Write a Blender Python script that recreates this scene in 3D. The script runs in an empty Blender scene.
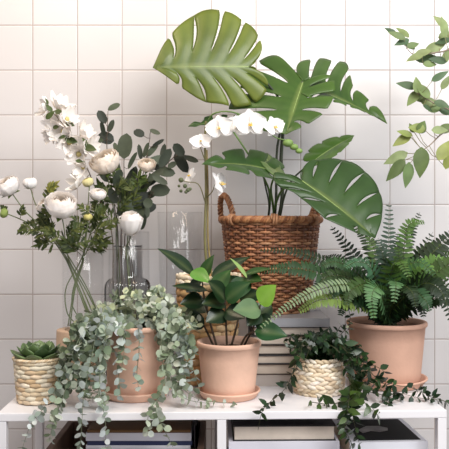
import bpy, math, random
from mathutils import Vector, Matrix
R = random.Random(7)
V = Vector
PI = math.pi
COL = bpy.context.scene.collection
F = 700.0
TT = 0.75                       # table top height
CH = TT + 0.432                 # camera height
def P(px, py, D): return V(((px - 224.5) * D / F, D, CH - (py - 224.5) * D / F))
def lin(h):
    h = h.lstrip('#'); o = []
    for i in (0, 2, 4):
        c = int(h[i:i+2], 16) / 255
        o.append(c / 12.92 if c <= .04045 else ((c + .055) / 1.055) ** 2.4)
    return tuple(o)
def mix(a, b, t): return tuple(a[i] * (1 - t) + b[i] * t for i in range(3))
# ------------------------------------------------------------------ materials
def mat(name, color=(.8,.8,.8), rough=.5, noise=0, nscale=20, bump=0, bscale=60, vcol=False, transl=0, spec=.5, sss=0, metal=0, coat=0):
    m = bpy.data.materials.new(name); m.use_nodes = True
    nt = m.node_tree; N = nt.nodes; L = nt.links
    bs = N['Principled BSDF']; out = N['Material Output']
    bs.inputs['Roughness'].default_value = rough
    bs.inputs['Specular IOR Level'].default_value = spec
    bs.inputs['Metallic'].default_value = metal
    bs.inputs['Coat Weight'].default_value = coat
    bs.inputs['Base Color'].default_value = (*color, 1)
    tc = N.new('ShaderNodeTexCoord')
    src = None
    if vcol:
        a = N.new('ShaderNodeVertexColor'); a.layer_name = 'Col'; src = a.outputs['Color']
    if noise:
        nz = N.new('ShaderNodeTexNoise'); nz.inputs['Scale'].default_value = nscale; nz.inputs['Detail'].default_value = 5
        L.new(tc.outputs['Object'], nz.inputs['Vector'])
        mr = N.new('ShaderNodeMapRange'); mr.inputs['From Min'].default_value = .3; mr.inputs['From Max'].default_value = .7
        mr.inputs['To Min'].default_value = 1 - noise; mr.inputs['To Max'].default_value = 1 + noise
        L.new(nz.outputs['Fac'], mr.inputs['Value'])
        mx = N.new('ShaderNodeVectorMath'); mx.operation = 'SCALE'
        if src: L.new(src, mx.inputs[0])
        else: mx.inputs[0].default_value = color
        L.new(mr.outputs['Result'], mx.inputs['Scale']); src = mx.outputs['Vector']
    if src: L.new(src, bs.inputs['Base Color'])
    if bump:
        nb = N.new('ShaderNodeTexNoise'); nb.inputs['Scale'].default_value = bscale; nb.inputs['Detail'].default_value = 4
        L.new(tc.outputs['Object'], nb.inputs['Vector'])
        b = N.new('ShaderNodeBump'); b.inputs['Strength'].default_value = bump; b.inputs['Distance'].default_value = .002
        L.new(nb.outputs['Fac'], b.inputs['Height']); L.new(b.outputs['Normal'], bs.inputs['Normal'])
    if transl:
        t = N.new('ShaderNodeBsdfTranslucent'); ms = N.new('ShaderNodeMixShader'); ms.inputs[0].default_value = transl
        if src: L.new(src, t.inputs['Color'])
        else: t.inputs['Color'].default_value = (*color, 1)
        L.new(bs.outputs[0], ms.inputs[1]); L.new(t.outputs[0], ms.inputs[2]); L.new(ms.outputs[0], out.inputs['Surface'])
    return m
def glass_mat(name, tint=(.97,.975,.975), lo=.07, hi=.75):
    m = bpy.data.materials.new(name); m.use_nodes = True
    N = m.node_tree.nodes; L = m.node_tree.links
    for n in list(N):
        if n.type == 'BSDF_PRINCIPLED': N.remove(n)
    tr = N.new('ShaderNodeBsdfTransparent'); tr.inputs['Color'].default_value = (*tint, 1)
    gl = N.new('ShaderNodeBsdfGlossy'); gl.inputs['Roughness'].default_value = .04
    lw = N.new('ShaderNodeLayerWeight'); lw.inputs['Blend'].default_value = .5
    pw = N.new('ShaderNodeMath'); pw.operation = 'POWER'; pw.inputs[1].default_value = 4.5
    mr = N.new('ShaderNodeMapRange'); mr.inputs['To Min'].default_value = lo; mr.inputs['To Max'].default_value = hi
    ms = N.new('ShaderNodeMixShader')
    L.new(lw.outputs['Facing'], pw.inputs[0]); L.new(pw.outputs[0], mr.inputs['Value']); L.new(mr.outputs[0], ms.inputs[0])
    L.new(tr.outputs[0], ms.inputs[1]); L.new(gl.outputs[0], ms.inputs[2])
    L.new(ms.outputs[0], N['Material Output'].inputs['Surface'])
    return m
M = {}
M['leaf'] = mat('leaf', rough=.5, spec=.3, vcol=True, noise=.18, nscale=35, transl=.18)
M['glossleaf'] = mat('gloss_leaf', rough=.3, spec=.4, vcol=True, noise=.14, nscale=25, transl=.12, bump=.15, bscale=40)
M['monstera'] = mat('monstera_leaf', rough=.36, spec=.45, vcol=True, noise=.16, nscale=14, transl=.22, bump=.3, bscale=25)
M['sage'] = mat('sage_leaf', rough=.6, vcol=True, noise=.15, nscale=50, transl=.2)
M['succ'] = mat('succulent_leaf', rough=.4, vcol=True, noise=.12, nscale=40)
M['stem'] = mat('stem', rough=.6, vcol=True, noise=.2, nscale=60)
M['petal'] = mat('petal', rough=.7, vcol=True, noise=.03, nscale=60, transl=.24, spec=.2)
M['terra'] = mat('terracotta', lin('D8B19B'), rough=.85, noise=.14, nscale=9, bump=.25, bscale=120, spec=.2)
M['terra2'] = mat('terracotta_fern', lin('C9A08B'), rough=.85, noise=.12, nscale=8, bump=.25, bscale=120, spec=.2)
M['tan'] = mat('tan_clay', lin('C2A58C'), rough=.85, noise=.12, nscale=12, bump=.2, bscale=120, spec=.2)
M['soil'] = mat('soil', lin('2E231B'), rough=1, noise=.4, nscale=90, bump=1, bscale=150)
M['white'] = mat('white_lacquer', lin('E6E4E6'), rough=.42, noise=.015, nscale=6)
M['wicker'] = mat('wicker', rough=.55, vcol=True, noise=.3, nscale=45, bump=.3, bscale=200)
M['grass'] = mat('seagrass', rough=.75, vcol=True, noise=.16, nscale=70, bump=.5, bscale=220)
M['wood'] = mat('brown_wood', lin('7A6153'), rough=.6, noise=.2, nscale=12)
M['pages'] = mat('pages', lin('D8CABB'), rough=.85, noise=.06, nscale=40)
M['glass'] = glass_mat('clear_glass', (.997,.998,.998), .035, .30)
M['glassr'] = glass_mat('ribbed_glass', (.996,.998,.998), .035, .24)
def cov(h, rough=.4): return mat('cover_' + h, lin(h), rough=rough, noise=.06, nscale=10)
# ------------------------------------------------------------------ mesh builder
HUE = {'leaf': (.92,.78,.62), 'gloss_leaf': (1.0,.86,.68), 'monstera_leaf': (1.08,.86,.66), 'sage_leaf': (.98,.98,1.0)}
class MB:
    def __init__(s): s.v = []; s.f = []; s.c = []; s.col = (.5,.5,.5)
    def vert(s, p, c=None): s.v.append(tuple(p)); s.c.append(c or s.col); return len(s.v) - 1
    def grid(s, rows, closed=False, c=None):
        ids = [[s.vert(p, c) for p in r] for r in rows]
        for i in range(len(rows) - 1):
            n = len(rows[i]); rng = n if closed else n - 1
            for j in range(rng):
                k = (j + 1) % n
                s.f.append((ids[i][j], ids[i][k], ids[i+1][k], ids[i+1][j]))
        return ids
    def tube(s, pts, rad, sides=6, c=None, closed=False, cap=True):
        pts = [V(p) for p in pts]; n = len(pts)
        if not hasattr(rad, '__len__'): rad = [rad] * n
        rows = []; prev = None
        for i, p in enumerate(pts):
            if closed: t = pts[(i+1) % n] - pts[i-1]
            else: t = pts[min(i+1, n-1)] - pts[max(i-1, 0)]
            if t.length < 1e-9: t = V((0,0,1))
            t.normalize()
            if prev is None:
                a = V((0,0,1)) if abs(t.z) < .9 else V((1,0,0))
                u = t.cross(a).normalized()
            else:
                u = prev - t * prev.dot(t)
                u = u.normalized() if u.length > 1e-6 else t.orthogonal().normalized()
            prev = u; w = t.cross(u)
            rows.append([p + (u * math.cos(2*PI*k/sides) + w * math.sin(2*PI*k/sides)) * rad[i] for k in range(sides)])
        if closed: rows.append(rows[0])
        ids = s.grid(rows, closed=True, c=c)
        if cap and not closed:
            s.f.append(tuple(reversed(ids[0]))); s.f.append(tuple(ids[-1]))
    def lathe(s, prof, ctr, segs=48, c=None, mod=None, cap=False):
        rows = []
        for (r, z) in prof:
            row = []
            for k in range(segs):
                a = 2*PI*k/segs; rr = r * (mod(a, z) if mod else 1)
                row.append(V((ctr[0] + rr*math.cos(a), ctr[1] + rr*math.sin(a), ctr[2] + z)))
            rows.append(row)
        ids = s.grid(rows, closed=True, c=c)
        if cap: s.f.append(tuple(reversed(ids[0]))); s.f.append(tuple(ids[-1]))
    def box(s, lo, hi, rot=0, ctr=None, c=None):
        ctr = V(ctr) if ctr else V((0,0,0)); ca, sa = math.cos(rot), math.sin(rot)
        ids = []
        for z in (lo[2], hi[2]):
            for x, y in ((lo[0],lo[1]),(hi[0],lo[1]),(hi[0],hi[1]),(lo[0],hi[1])):
                ids.append(s.vert(V((x*ca - y*sa, x*sa + y*ca, z)) + ctr, c))
        a = ids
        s.f += [(a[3],a[2],a[1],a[0]),(a[4],a[5],a[6],a[7]),(a[0],a[1],a[5],a[4]),(a[1],a[2],a[6],a[5]),(a[2],a[3],a[7],a[6]),(a[3],a[0],a[4],a[7])]
    def leaf(s, base, d, up, L, W, shape='ovate', fold=.15, curl=.15, c=None, n=6, twist=0, side=0):
        base = V(base); d = V(d).normalized(); up = V(up)
        up = up - d * up.dot(d)
        if up.length < 1e-5: up = d.orthogonal()
        up.normalize(); sd = d.cross(up)
        rows = []
        c = c or s.col
        for i in range(n + 1):
            t = i / n
            if shape == 'ovate': w = math.sin(PI * t ** .75) ** .9
            elif shape == 'lance': w = math.sin(PI * t ** .85) ** 1.1
            elif shape == 'round': w = math.sqrt(max(0, 1 - (2*t - 1) ** 2))
            elif shape == 'obov': w = math.sin(PI * t ** 1.35) ** .8
            elif shape == 'strap': w = min(1, 6*t + .3) * (1 - t ** 4) ** .8
            w = max(w, .03) * W / 2
            ctr = base + d*L*t - up*curl*L*t*t + sd*side*L*t*t
            row = []
            for q in (-1, -.5, 0, .5, 1) if n >= 6 else (-1, 0, 1):
                row.append(ctr + sd*w*q + up*abs(q)*w*fold)
            rows.append(row)
        s.grid(rows, c=c)
    def build(s, name, m, parent=None, smooth=True, mods=None, merge=False):
        me = bpy.data.meshes.new(name)
        base = None
        if parent is not None:
            base = parent.matrix_world_loc if False else V(OFF.get(parent.name, (0,0,0)))
        vs = s.v if not base else [(v[0]-base[0], v[1]-base[1], v[2]-base[2]) for v in s.v]
        me.from_pydata(vs, [], s.f); me.update()
        at = me.color_attributes.new('Col', 'FLOAT_COLOR', 'POINT')
        flat = []
        hk = HUE.get(m.name, (1,1,1))
        for c in s.c: flat += [c[0]*hk[0], c[1]*hk[1], c[2]*hk[2], 1]
        at.data.foreach_set('color', flat)
        if smooth: me.polygons.foreach_set('use_smooth', [True] * len(me.polygons))
        me.materials.append(m)
        if merge:
            import bmesh
            bm = bmesh.new(); bm.from_mesh(me); bmesh.ops.remove_doubles(bm, verts=bm.verts, dist=1e-5); bm.to_mesh(me); bm.free()
        o = bpy.data.objects.new(name, me); COL.objects.link(o)
        if parent is not None: o.parent = parent; OFF[o.name] = base
        return o
OFF = {}
def thing(name, label, cat, loc, group=None):
    o = bpy.data.objects.new(name, None); COL.objects.link(o); o.location = loc; o.empty_display_size = .02
    OFF[o.name] = tuple(loc); o['label'] = label; o['category'] = cat
    if group: o['group'] = group
    return o
def struct(o): o['kind'] = 'structure'; return o
def bevel(o, w=.002, seg=2):
    b = o.modifiers.new('bevel', 'BEVEL'); b.width = w; b.segments = seg; b.limit_method = 'ANGLE'
    for p in o.data.polygons: p.use_smooth = False
    return o
def bez(pts, n=16):
    """smooth curve through points (Catmull-Rom)"""
    pts = [V(p) for p in pts]
    if len(pts) == 2: return [pts[0].lerp(pts[1], i/n) for i in range(n+1)]
    q = [pts[0]*2 - pts[1]] + pts + [pts[-1]*2 - pts[-2]]
    out = []; segs = len(pts) - 1
    for i in range(n + 1):
        u = i / n * segs; k = min(int(u), segs - 1); t = u - k
        a, b, c, d = q[k], q[k+1], q[k+2], q[k+3]
        out.append(.5 * ((2*b) + (c - a)*t + (2*a - 5*b + 4*c - d)*t*t + (3*b - a - 3*c + d)*t**3))
    return out
def rv(a=1): return V((R.uniform(-a,a), R.uniform(-a,a), R.uniform(-a,a)))
def var(c, a=.15):
    k = 1 + R.uniform(-a, a); return (c[0]*k*(1+R.uniform(-a,a)*.3), c[1]*k, c[2]*k*(1+R.uniform(-a,a)*.3))

# ------------------------------------------------------------------ setting
DW = 2.22
TS = 44.65 * DW / F; TSz = 44.85 * DW / F
X0 = (32.7 - 224.5) * DW / F; Z0 = CH - (25.3 - 224.5) * DW / F
def tile_mat():
    m = bpy.data.materials.new('wall_tiles'); m.use_nodes = True
    N = m.node_tree.nodes; L = m.node_tree.links; bs = N['Principled BSDF']
    tc = N.new('ShaderNodeTexCoord'); sp = N.new('ShaderNodeSeparateXYZ'); L.new(tc.outputs['Object'], sp.inputs[0])
    def mth(op, a, b=None, c=None):
        n = N.new('ShaderNodeMath'); n.operation = op
        for i, q in enumerate((a, b, c)):
            if q is None: continue
            if isinstance(q, (int, float)): n.inputs[i].default_value = q
            else: L.new(q, n.inputs[i])
        return n.outputs[0]
    ux = mth('DIVIDE', mth('SUBTRACT', sp.outputs['X'], X0), TS)
    uz = mth('DIVIDE', mth('SUBTRACT', sp.outputs['Z'], Z0), TSz)
    def dist(u):   # distance to nearest line, in tile units
        f = mth('FRACT', u); return mth('MINIMUM', f, mth('SUBTRACT', 1.0, f))
    d = mth('MINIMUM', dist(ux), dist(uz))
    mr = N.new('ShaderNodeMapRange'); mr.interpolation_type = 'SMOOTHSTEP'
    mr.inputs['From Min'].default_value = .006; mr.inputs['From Max'].default_value = .0145
    L.new(d, mr.inputs['Value'])
    cx = N.new('ShaderNodeCombineXYZ'); L.new(mth('FLOOR', ux), cx.inputs[0]); L.new(mth('FLOOR', uz), cx.inputs[1])
    wn = N.new('ShaderNodeTexWhiteNoise'); wn.noise_dimensions = '2D'; L.new(cx.outputs[0], wn.inputs['Vector'])
    k = mth('MULTIPLY_ADD', wn.outputs['Value'], .05, .965)
    sc = N.new('ShaderNodeVectorMath'); sc.operation = 'SCALE'; sc.inputs[0].default_value = lin('D3CFCE'); L.new(k, sc.inputs['Scale'])
    mx = N.new('ShaderNodeMix'); mx.data_type = 'RGBA'; mx.inputs['A'].default_value = (*lin('AA9E99'), 1)
    L.new(mr.outputs[0], mx.inputs['Factor']); L.new(sc.outputs[0], mx.inputs['B'])
    L.new(mx.outputs['Result'], bs.inputs['Base Color'])
    rr = N.new('ShaderNodeMapRange'); rr.inputs['To Min'].default_value = .85; rr.inputs['To Max'].default_value = .28
    L.new(mr.outputs[0], rr.inputs['Value']); L.new(rr.outputs[0], bs.inputs['Roughness'])
    nz = N.new('ShaderNodeTexNoise'); nz.inputs['Scale'].default_value = 9; L.new(tc.outputs['Object'], nz.inputs['Vector'])
    mr2 = N.new('ShaderNodeMapRange'); mr2.interpolation_type = 'SMOOTHSTEP'; mr2.inputs['From Min'].default_value = .004; mr2.inputs['From Max'].default_value = .03
    L.new(d, mr2.inputs['Value'])
    h = mth('ADD', mr2.outputs[0], mth('MULTIPLY', nz.outputs['Fac'], .9))
    b = N.new('ShaderNodeBump'); b.inputs['Strength'].default_value = .5; b.inputs['Distance'].default_value = .0015
    L.new(h, b.inputs['Height']); L.new(b.outputs['Normal'], bs.inputs['Normal'])
    return m
w = MB(); w.box((-3, DW, 0), (3, DW + .1, 2.6)); struct(w.build('wall_back', tile_mat(), smooth=False))
fl = MB(); fl.box((-3, -1.2, -.05), (3, DW + .1, 0)); struct(fl.build('floor', mat('floor', lin('8A8078'), rough=.6, noise=.1, nscale=5), smooth=False))

# ------------------------------------------------------------------ table
YAW = math.atan2(.030, 1.035)
TC = V((-.0015, 1.613, 0))
tb = thing('console_table', 'long white lacquered console table under all the potted plants', 'table', (TC.x, TC.y, 0))
def tbox(name, lo, hi, mt='white', par=None, bv=.0015):
    m = MB(); m.box(lo, hi, YAW, (TC.x, TC.y, 0)); return bevel(m.build(name, M[mt], par or tb, smooth=False), bv)
HW = .519; TD = .46
tbox('tabletop', (-HW, 0, TT - .018), (HW, TD, TT))
LO = TT - .275
for x in (-HW, -.0155, HW - .021):
    tbox('leg', (x, .001, 0), (x + .021, .022, TT - .018))
    tbox('leg', (x, .365, 0), (x + .021, .386, TT - .018))
tbox('lower_shelf', (-HW + .003, .023, LO - .018), (HW - .003, .364, LO))
tbox('rear_rail', (-HW + .021, .368, TT - .04), (HW - .021, .383, TT - .018))

# ------------------------------------------------------------------ books
def book(label, x0, x1, d0, d1, z0, z1, cover, rot=0, spine='back', group=None, name='book', rough=.4, pages=None):
    cx, cy = (x0+x1)/2, (d0+d1)/2
    t = thing(name, label, 'book', (cx, cy, z0), group)
    hx, hy, th = (x1-x0)/2, (d1-d0)/2, min(.0028, (z1-z0)*.18)
    c = MB(); ct = (cx, cy, 0)
    c.box((-hx, -hy, z0), (hx, hy, z0+th), rot, ct); c.box((-hx, -hy, z1-th), (hx, hy, z1), rot, ct)
    s = {'front': ((-hx, -hy, z0+th), (hx, -hy+th, z1-th)), 'back': ((-hx, hy-th, z0+th), (hx, hy, z1-th)),
         'left': ((-hx, -hy, z0+th), (-hx+th, hy, z1-th)), 'right': ((hx-th, -hy, z0+th), (hx, hy, z1-th))}[spine]
    c.box(s[0], s[1], rot, ct)
    bevel(c.build('cover', cov(cover, rough), t, smooth=False), .0006, 1)
    p = MB(); i = .004; lo = [-hx+i, -hy+i]; hi = [hx-i, hy-i]
    k = {'front': (0, 1, th), 'back': (1, 1, th), 'left': (0, 0, th), 'right': (1, 0, th)}[spine]
    if k[0] == 0: lo[k[1]] = (-hy if k[1] else -hx) + th
    else: hi[k[1]] = (hy if k[1] else hx) - th
    p.box((lo[0], lo[1], z0+th), (hi[0], hi[1], z1-th), rot, ct)
    p.build('pages', pages or M['pages'], t, smooth=False)
    return t
# stack behind the zamioculcas, under the wicker basket
ys = [387, 374.5, 363.5, 354.5, 344.5, 335.5, 326.5, 317.8]
zs = [TT] + [CH - (y - 224.5) * 1.88 / F for y in ys[1:]]
cs = ['B9AFA8', '5A4C44', '3C3A3C', '3A302A', '4A443F', '2F2B2A', '9FA0A6']
lb = ['wide pale taupe book at the very bottom of the stack under the wicker basket',
      'grey-paged hardback, second from the bottom of the stack under the wicker basket',
      'charcoal-covered book, third from the bottom of the stack under the wicker basket',
      'cream-paged book in the middle of the stack under the wicker basket',
      'taupe-paged book, third from the top of the stack under the wicker basket',
      'book with dark covers just below the topmost one of the stack under the wicker basket',
      'topmost book with glossy grey cover, directly under the wicker basket']
for i in range(7):
    dx = [0, .004, -.003, .002, -.004, .003, 0][i]; dd = [0, .006, .002, .008, .004, .007, .0][i]
    z1 = zs[i+1]
    book(lb[i], .074 + dx, .281 + dx, 1.868 + dd, 2.06 + dd, zs[i], z1, cs[i], spine=['front','back','back','back','back','back','front'][i], group='books stacked under the wicker basket', rough=.3 if i == 6 else .5)
# lower shelf stacks
YL = LO
def Z(py, D): return CH - (py - 224.5) * D / F
book('thick book lying flat with cream page edges and black cover', .018, .262, 1.655, 1.85, Z(441, 1.655), Z(425.5, 1.655), '1B1A1C', rot=.02, spine='back')
za = Z(441, 1.655)
zz = [YL, YL + .06, YL + .115, za]
for i, (c, l) in enumerate((('C9C5CC', 'white book at the foot of the stack under the thick cream-paged book'), ('8C8F98', 'grey book in the middle of the stack under the thick cream-paged book'), ('D5D3DC', 'white book lying directly under the thick cream-paged book'))):
    book(l, .008, .27, 1.65, 1.86, zz[i], zz[i+1], c, rot=.015, spine='front')
# right photo book stack
zt = Z(443, 1.665); rb = .06
def pb(name, label, z0, z1, col, cat='book'):
    return book(label, .292, .482, 1.672, 1.872, z0, z1, col, rot=rb, spine='front', name=name)
pb('book', 'plain pale book under the large photo book at the table\'s right end', YL, YL + .07, 'C4C2C8')
pb('book', 'white book in the stack just beneath the photo book at the table\'s right end', YL + .07, zt - .045, 'CFCED6')
ph = pb('photo_book', 'large white book with black and white photograph on its cover, lying low at right', zt - .045, zt, 'DDDDE4')
c = MB(); ct = (.387, 1.772, 0)
c.box((-.068, -.086, zt), (.082, .092, zt + .0006), rb, ct); cp = c.build('cover_photograph', cov('0C0C0E', .75), ph, smooth=False)
g = MB(); rr = []
gm = mat('photo_grey', lin('8B8786'), rough=.35, noise=.5, nscale=30)
pts = [(-.05,.0),(-.02,.032),(.012,.03),(.03,.012),(.024,-.01),(.0,-.022),(-.02,-.012),(-.045,-.03)]
ca, sa = math.cos(rb), math.sin(rb)
ids = [g.vert((x*ca - y*sa + ct[0], x*sa + y*ca + ct[1], zt + .0010)) for x, y in reversed(pts)]
g.f.append(tuple(ids)); g.build('printed_figure', gm, cp, smooth=False)
# crate with books at lower left
cr = thing('wooden_crate', 'brown wooden crate on the lower shelf at left holding books', 'crate', (-.23, 1.77, YL))
CX0, CX1, CY0, CY1, CZ = -.43, -.05, 1.672, 1.925, Z(449, 1.68)
def cbox(n, lo, hi):
    m = MB(); m.box(lo, hi); bevel(m.build(n, M['wood'], cr, smooth=False), .002)
cbox('base_board', (CX0, CY0, YL), (CX1, CY1, YL + .012))
cbox('side_board', (CX0, CY0, YL + .012), (CX0 + .016, CY1, CZ)); cbox('side_board', (CX1 - .016, CY0, YL + .012), (CX1, CY1, CZ))
cbox('front_board', (CX0 + .016, CY0, YL + .012), (CX1 - .016, CY0 + .01, CZ)); cbox('back_board', (CX0 + .016, CY1 - .01, YL + .012), (CX1 - .016, CY1, CZ))
z0 = YL + .012
D = 1.69
seq = [(z0, z0+.05, '9A8F88', 'grey book at the bottom of the wooden crate'), (z0+.05, Z(459, D), 'D4D1D8', 'white book low in the wooden crate'), (Z(459, D), Z(445.5, D), 'E2E0E6', 'white book under the blue one in the wooden crate'),
       (Z(445.5, D), Z(441, D), '2C3458', 'thin dark blue book in the wooden crate, below a white one'), (Z(441, D), Z(433, D), 'D9D7DF', 'white book in the wooden crate, right below the brown-covered one'), (Z(433, D), Z(430, D), '6B4B2A', 'thin brown book topping the stack in the wooden crate')]
for i, (a, b, c, l) in enumerate(seq):
    book(l, -.335 + .003*(i % 2), -.078 - .002*(i % 3), D + .001*(i % 2), D + .21, a, b, c, spine='front')
book('dark book leaning nearly upright at the right side of the wooden crate', -.074, -.068, 1.70, 1.90, z0, Z(422, 1.72), '222226', spine='left')

# ------------------------------------------------------------------ pots
def flower_pot(par, ctr, r, h, mt='terra', rb=.78, lip=.014, z0=.006):
    """ctr = floor centre, r rim radius, h rim height"""
    m = MB(); wl = r * .07
    pr = [(0, z0), (r*rb*.97, z0), (r*rb, z0+.003)]
    ro = r * .95
    pr += [(r*rb + (ro - r*rb) * t, z0 + .003 + (h - lip - z0 - .003) * t) for t in (.25,.5,.75,1)]
    pr += [(r*.975, h-lip+.001), (r, h-lip+.004), (r*1.0, h-.004), (r*.985, h-.001), (r*.95, h), (r*.9, h-.002), (ro-wl*1.3, h-lip), (ro-wl*1.6, h-lip-.02)]
    m.lathe(pr, ctr, 64); return m.build('pot', M[mt], par)
def saucer(par, ctr, r, h=.02, mt='terra'):
    m = MB(); m.lathe([(0, .001), (r*.84, .001), (r*.88, .003), (r*.965, h-.006), (r*1.0, h-.004), (r*1.0, h-.001), (r*.97, h), (r*.93, h-.002), (r*.86, .006), (r*.8, .005), (0, .005)], ctr, 64)
    return m.build('saucer', M[mt], par)
def soil(par, ctr, r, z):
    m = MB(); rows = []
    for i in range(9):
        rr = r * i / 8
        rows.append([V((ctr[0] + rr*math.cos(a*PI/16), ctr[1] + rr*math.sin(a*PI/16), ctr[2] + z + R.uniform(-.002,.002) + .004*(1-i/8))) for a in range(32)])
    m.grid(rows, closed=True); return m.build('soil', M['soil'], par)
def weave_rows(m, ctr, prof, nst, amp, rowr, cols, squash=1, segs_per=4, off=0):
    """prof: list of (r,z) for each weaving row"""
    segs = nst * segs_per
    for i, (r, z) in enumerate(prof):
        ph = PI * (i % 2) + off; c = var(cols[R.randrange(len(cols))], .12)
        pts = []
        rows = []
        for k in range(segs):
            a = 2*PI*k/segs; rr = r + amp*math.sin(a*nst/2 + ph)
            row = []
            for q in range(6):
                b = 2*PI*q/6
                row.append(V((ctr[0] + (rr + rowr*.7*math.cos(b))*math.cos(a), ctr[1] + (rr + rowr*.7*math.cos(b))*math.sin(a), ctr[2] + z + rowr*squash*math.sin(b))))
            rows.append(row)
        ids = m.grid(rows + [rows[0]], closed=True, c=c)
        for kk, idr in enumerate(ids):
            cc = var(c, .10) if (kk // segs_per) % 1 == 0 else c
            for q in idr: m.c[q] = cc
def seagrass_weave(m, ctr, rfun, z0, z1, nrow, nk, cols, fat=1.0, tilt=.35, depth=.35):
    """chunky twisted knots staggered row by row"""
    dz = (z1 - z0) / nrow
    for i in range(nrow):
        z = z0 + dz*(i + .5); r = rfun((i + .5) / nrow)
        for k in range(nk):
            a = 2*PI*(k + .5*(i % 2)) / nk + R.uniform(-.03, .03); c = var(cols[R.randrange(len(cols))], .1)
            ln = 2*PI*r/nk * .68; rows = []
            tl = tilt * (1 if i % 2 else -1)
            for j in range(7):
                t = -1 + j/3.0; w = math.sqrt(max(.04, 1 - t*t*.93))
                aa = a + t*ln/r; zz = z + t*tl*dz*.5
                row = []
                for q in range(6):
                    b = 2*PI*q/6
                    rad = r + math.cos(b)*dz*depth*w*fat + dz*.12*(1 - t*t)
                    row.append(V((ctr[0] + rad*math.cos(aa), ctr[1] + rad*math.sin(aa), ctr[2] + zz + math.sin(b)*dz*.56*w*fat)))
                rows.append(row)
            m.grid(rows, closed=True, c=c)
def braid(m, ctr, r, z, rad, cols, n=3, turns=26, thick=.45, flat=1):
    for s in range(n):
        pts = []
        segs = turns * 10; c = cols[s % len(cols)]
        for k in range(segs):
            a = 2*PI*k/segs; b = a*turns + 2*PI*s/n
            pts.append(V((ctr[0] + (r + rad*.6*math.cos(b))*math.cos(a), ctr[1] + (r + rad*.6*math.cos(b))*math.sin(a), ctr[2] + z + rad*.6*math.sin(b)*flat)))
        m.tube(pts, rad*thick, 5, c=c, closed=True)

# ------------------------------------------------------------------ strands
def strand(m, pts, leafL, leafW, space, cols, stemc, shape='round', droop=.3, n=None, sr=.0011, gap=0, jitter=.35, fold=.1, start=0, out=None, nn=4, stemlen=0):
    tot = sum((V(pts[i+1]) - V(pts[i])).length for i in range(len(pts)-1))
    N = max(8, int(tot / .006)); cv = bez(pts, N)
    m.tube(cv, [sr*(1 - .5*i/N) for i in range(N+1)], 4, c=stemc)
    step = max(1, space / (tot / N)); i = start; k = 0
    while i <= N:
        p = cv[min(int(i), N)]; q = cv[min(int(i)+1, N)]; o = cv[max(int(i)-1, 0)]
        t = (q - o).normalized(); sc = 1 - .25*(i / N) ** 2
        a = t.orthogonal().normalized(); ang = k * PI/2 + R.uniform(-.5,.5)
        a = Matrix.Rotation(ang, 3, t) @ a
        for sgn in (1, -1):
            if gap and R.random() < gap: continue
            d = (a*sgn + t*.35 + V((0,0,-droop)) + rv(jitter)).normalized()
            up = (t*.8 + V((0,-.5,.5)) + rv(.6))
            ll = leafL * sc * R.uniform(.75, 1.2)
            m.leaf(p + d*stemlen, d, up, ll, ll*leafW/leafL*R.uniform(.85,1.1), shape, fold, R.uniform(-.1,.3), var(cols[R.randrange(len(cols))], .14), n=nn)
            if stemlen: m.tube([p, p + d*stemlen*1.1], sr*.6, 3, c=stemc)
        i += step; k += 1

# ---- trailing eucalyptus-like plant in terracotta
EU = V((( 136-224.5)*1.765/F, 1.765, TT))
e = thing('potted_trailing_eucalyptus', 'terracotta pot overflowing with trailing silvery sage-green round leaves', 'potted plant', EU)
flower_pot(e, EU, .083, .182, rb=.84); saucer(e, EU, .088, .022); soil(e, EU, .076, .165)
sage = [lin('9BA78A'), lin('8B987C'), lin('B0B9A2'), lin('78876A'), lin('A6B09C'), lin('C0C8B8')]
blue = [lin('B2BDB3'), lin('C6CEC9'), lin('9CAA9A'), lin('889883'), lin('D3D9D4')]
olive = [lin('66725A'), lin('56634C'), lin('7C8868'), lin('6C7A62')]
sst = lin('7C8468')
def estrand(px, cols, L=.0215, **k):
    m = MB(); pts = [P(*q) for q in px]
    strand(m, pts, L, L*.86, .0165, cols, sst, 'round', **k)
    m.build('trailing_stem', M['sage'], e)
top = (136, 322, 1.765)
hang = [
 ([(120,315,1.74),(92,318,1.66),(76,345,1.61),(58,385,1.59),(42,410,1.575),(31,424,1.572),(22,449,1.57)], blue),
 ([(118,318,1.74),(90,325,1.64),(75,360,1.60),(62,400,1.58),(54,420,1.572),(49,441,1.57)], sage),
 ([(120,320,1.72),(100,322,1.64),(92,355,1.60),(84,395,1.58),(82,420,1.572),(80,455,1.57)], blue),
 ([(122,320,1.72),(108,325,1.64),(101,360,1.62),(100,395,1.59),(105,418,1.573),(106,450,1.57)], blue),
 ([(126,320,1.71),(121,330,1.655),(118,350,1.645),(119,378,1.64),(121,398,1.62)], blue),
 ([(128,320,1.71),(124,332,1.65),(124,352,1.64),(121,372,1.64)], sage),
 ([(138,320,1.70),(139,334,1.655),(139,352,1.65),(137,372,1.65),(139,392,1.64)], blue),
 ([(150,320,1.71),(160,332,1.66),(162,358,1.65),(165,385,1.63),(156,408,1.59),(162,425,1.575),(173,447,1.57)], sage),
 ([(152,320,1.72),(168,335,1.67),(166,370,1.64),(160,395,1.60),(149,411,1.578),(148,434,1.572)], sage),
 ([(156,318,1.74),(178,325,1.68),(186,345,1.66),(193,368,1.65),(200,391,1.64)], blue),
 ([(156,320,1.74),(174,330,1.68),(181,350,1.66),(184,372,1.65),(190,392,1.64)], blue),
 ([(150,325,1.72),(170,350,1.67),(178,380,1.65),(196,398,1.645),(236,404,1.648)], sage),
 ([(150,325,1.72),(166,355,1.67),(172,385,1.65),(186,399,1.64),(212,404,1.64)], sage),
 ([(118,322,1.74),(88,335,1.68),(70,360,1.63),(64,392,1.61),(60,405,1.60)], olive),
]
for px, cols in hang: estrand(px, cols, gap=.08)
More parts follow.
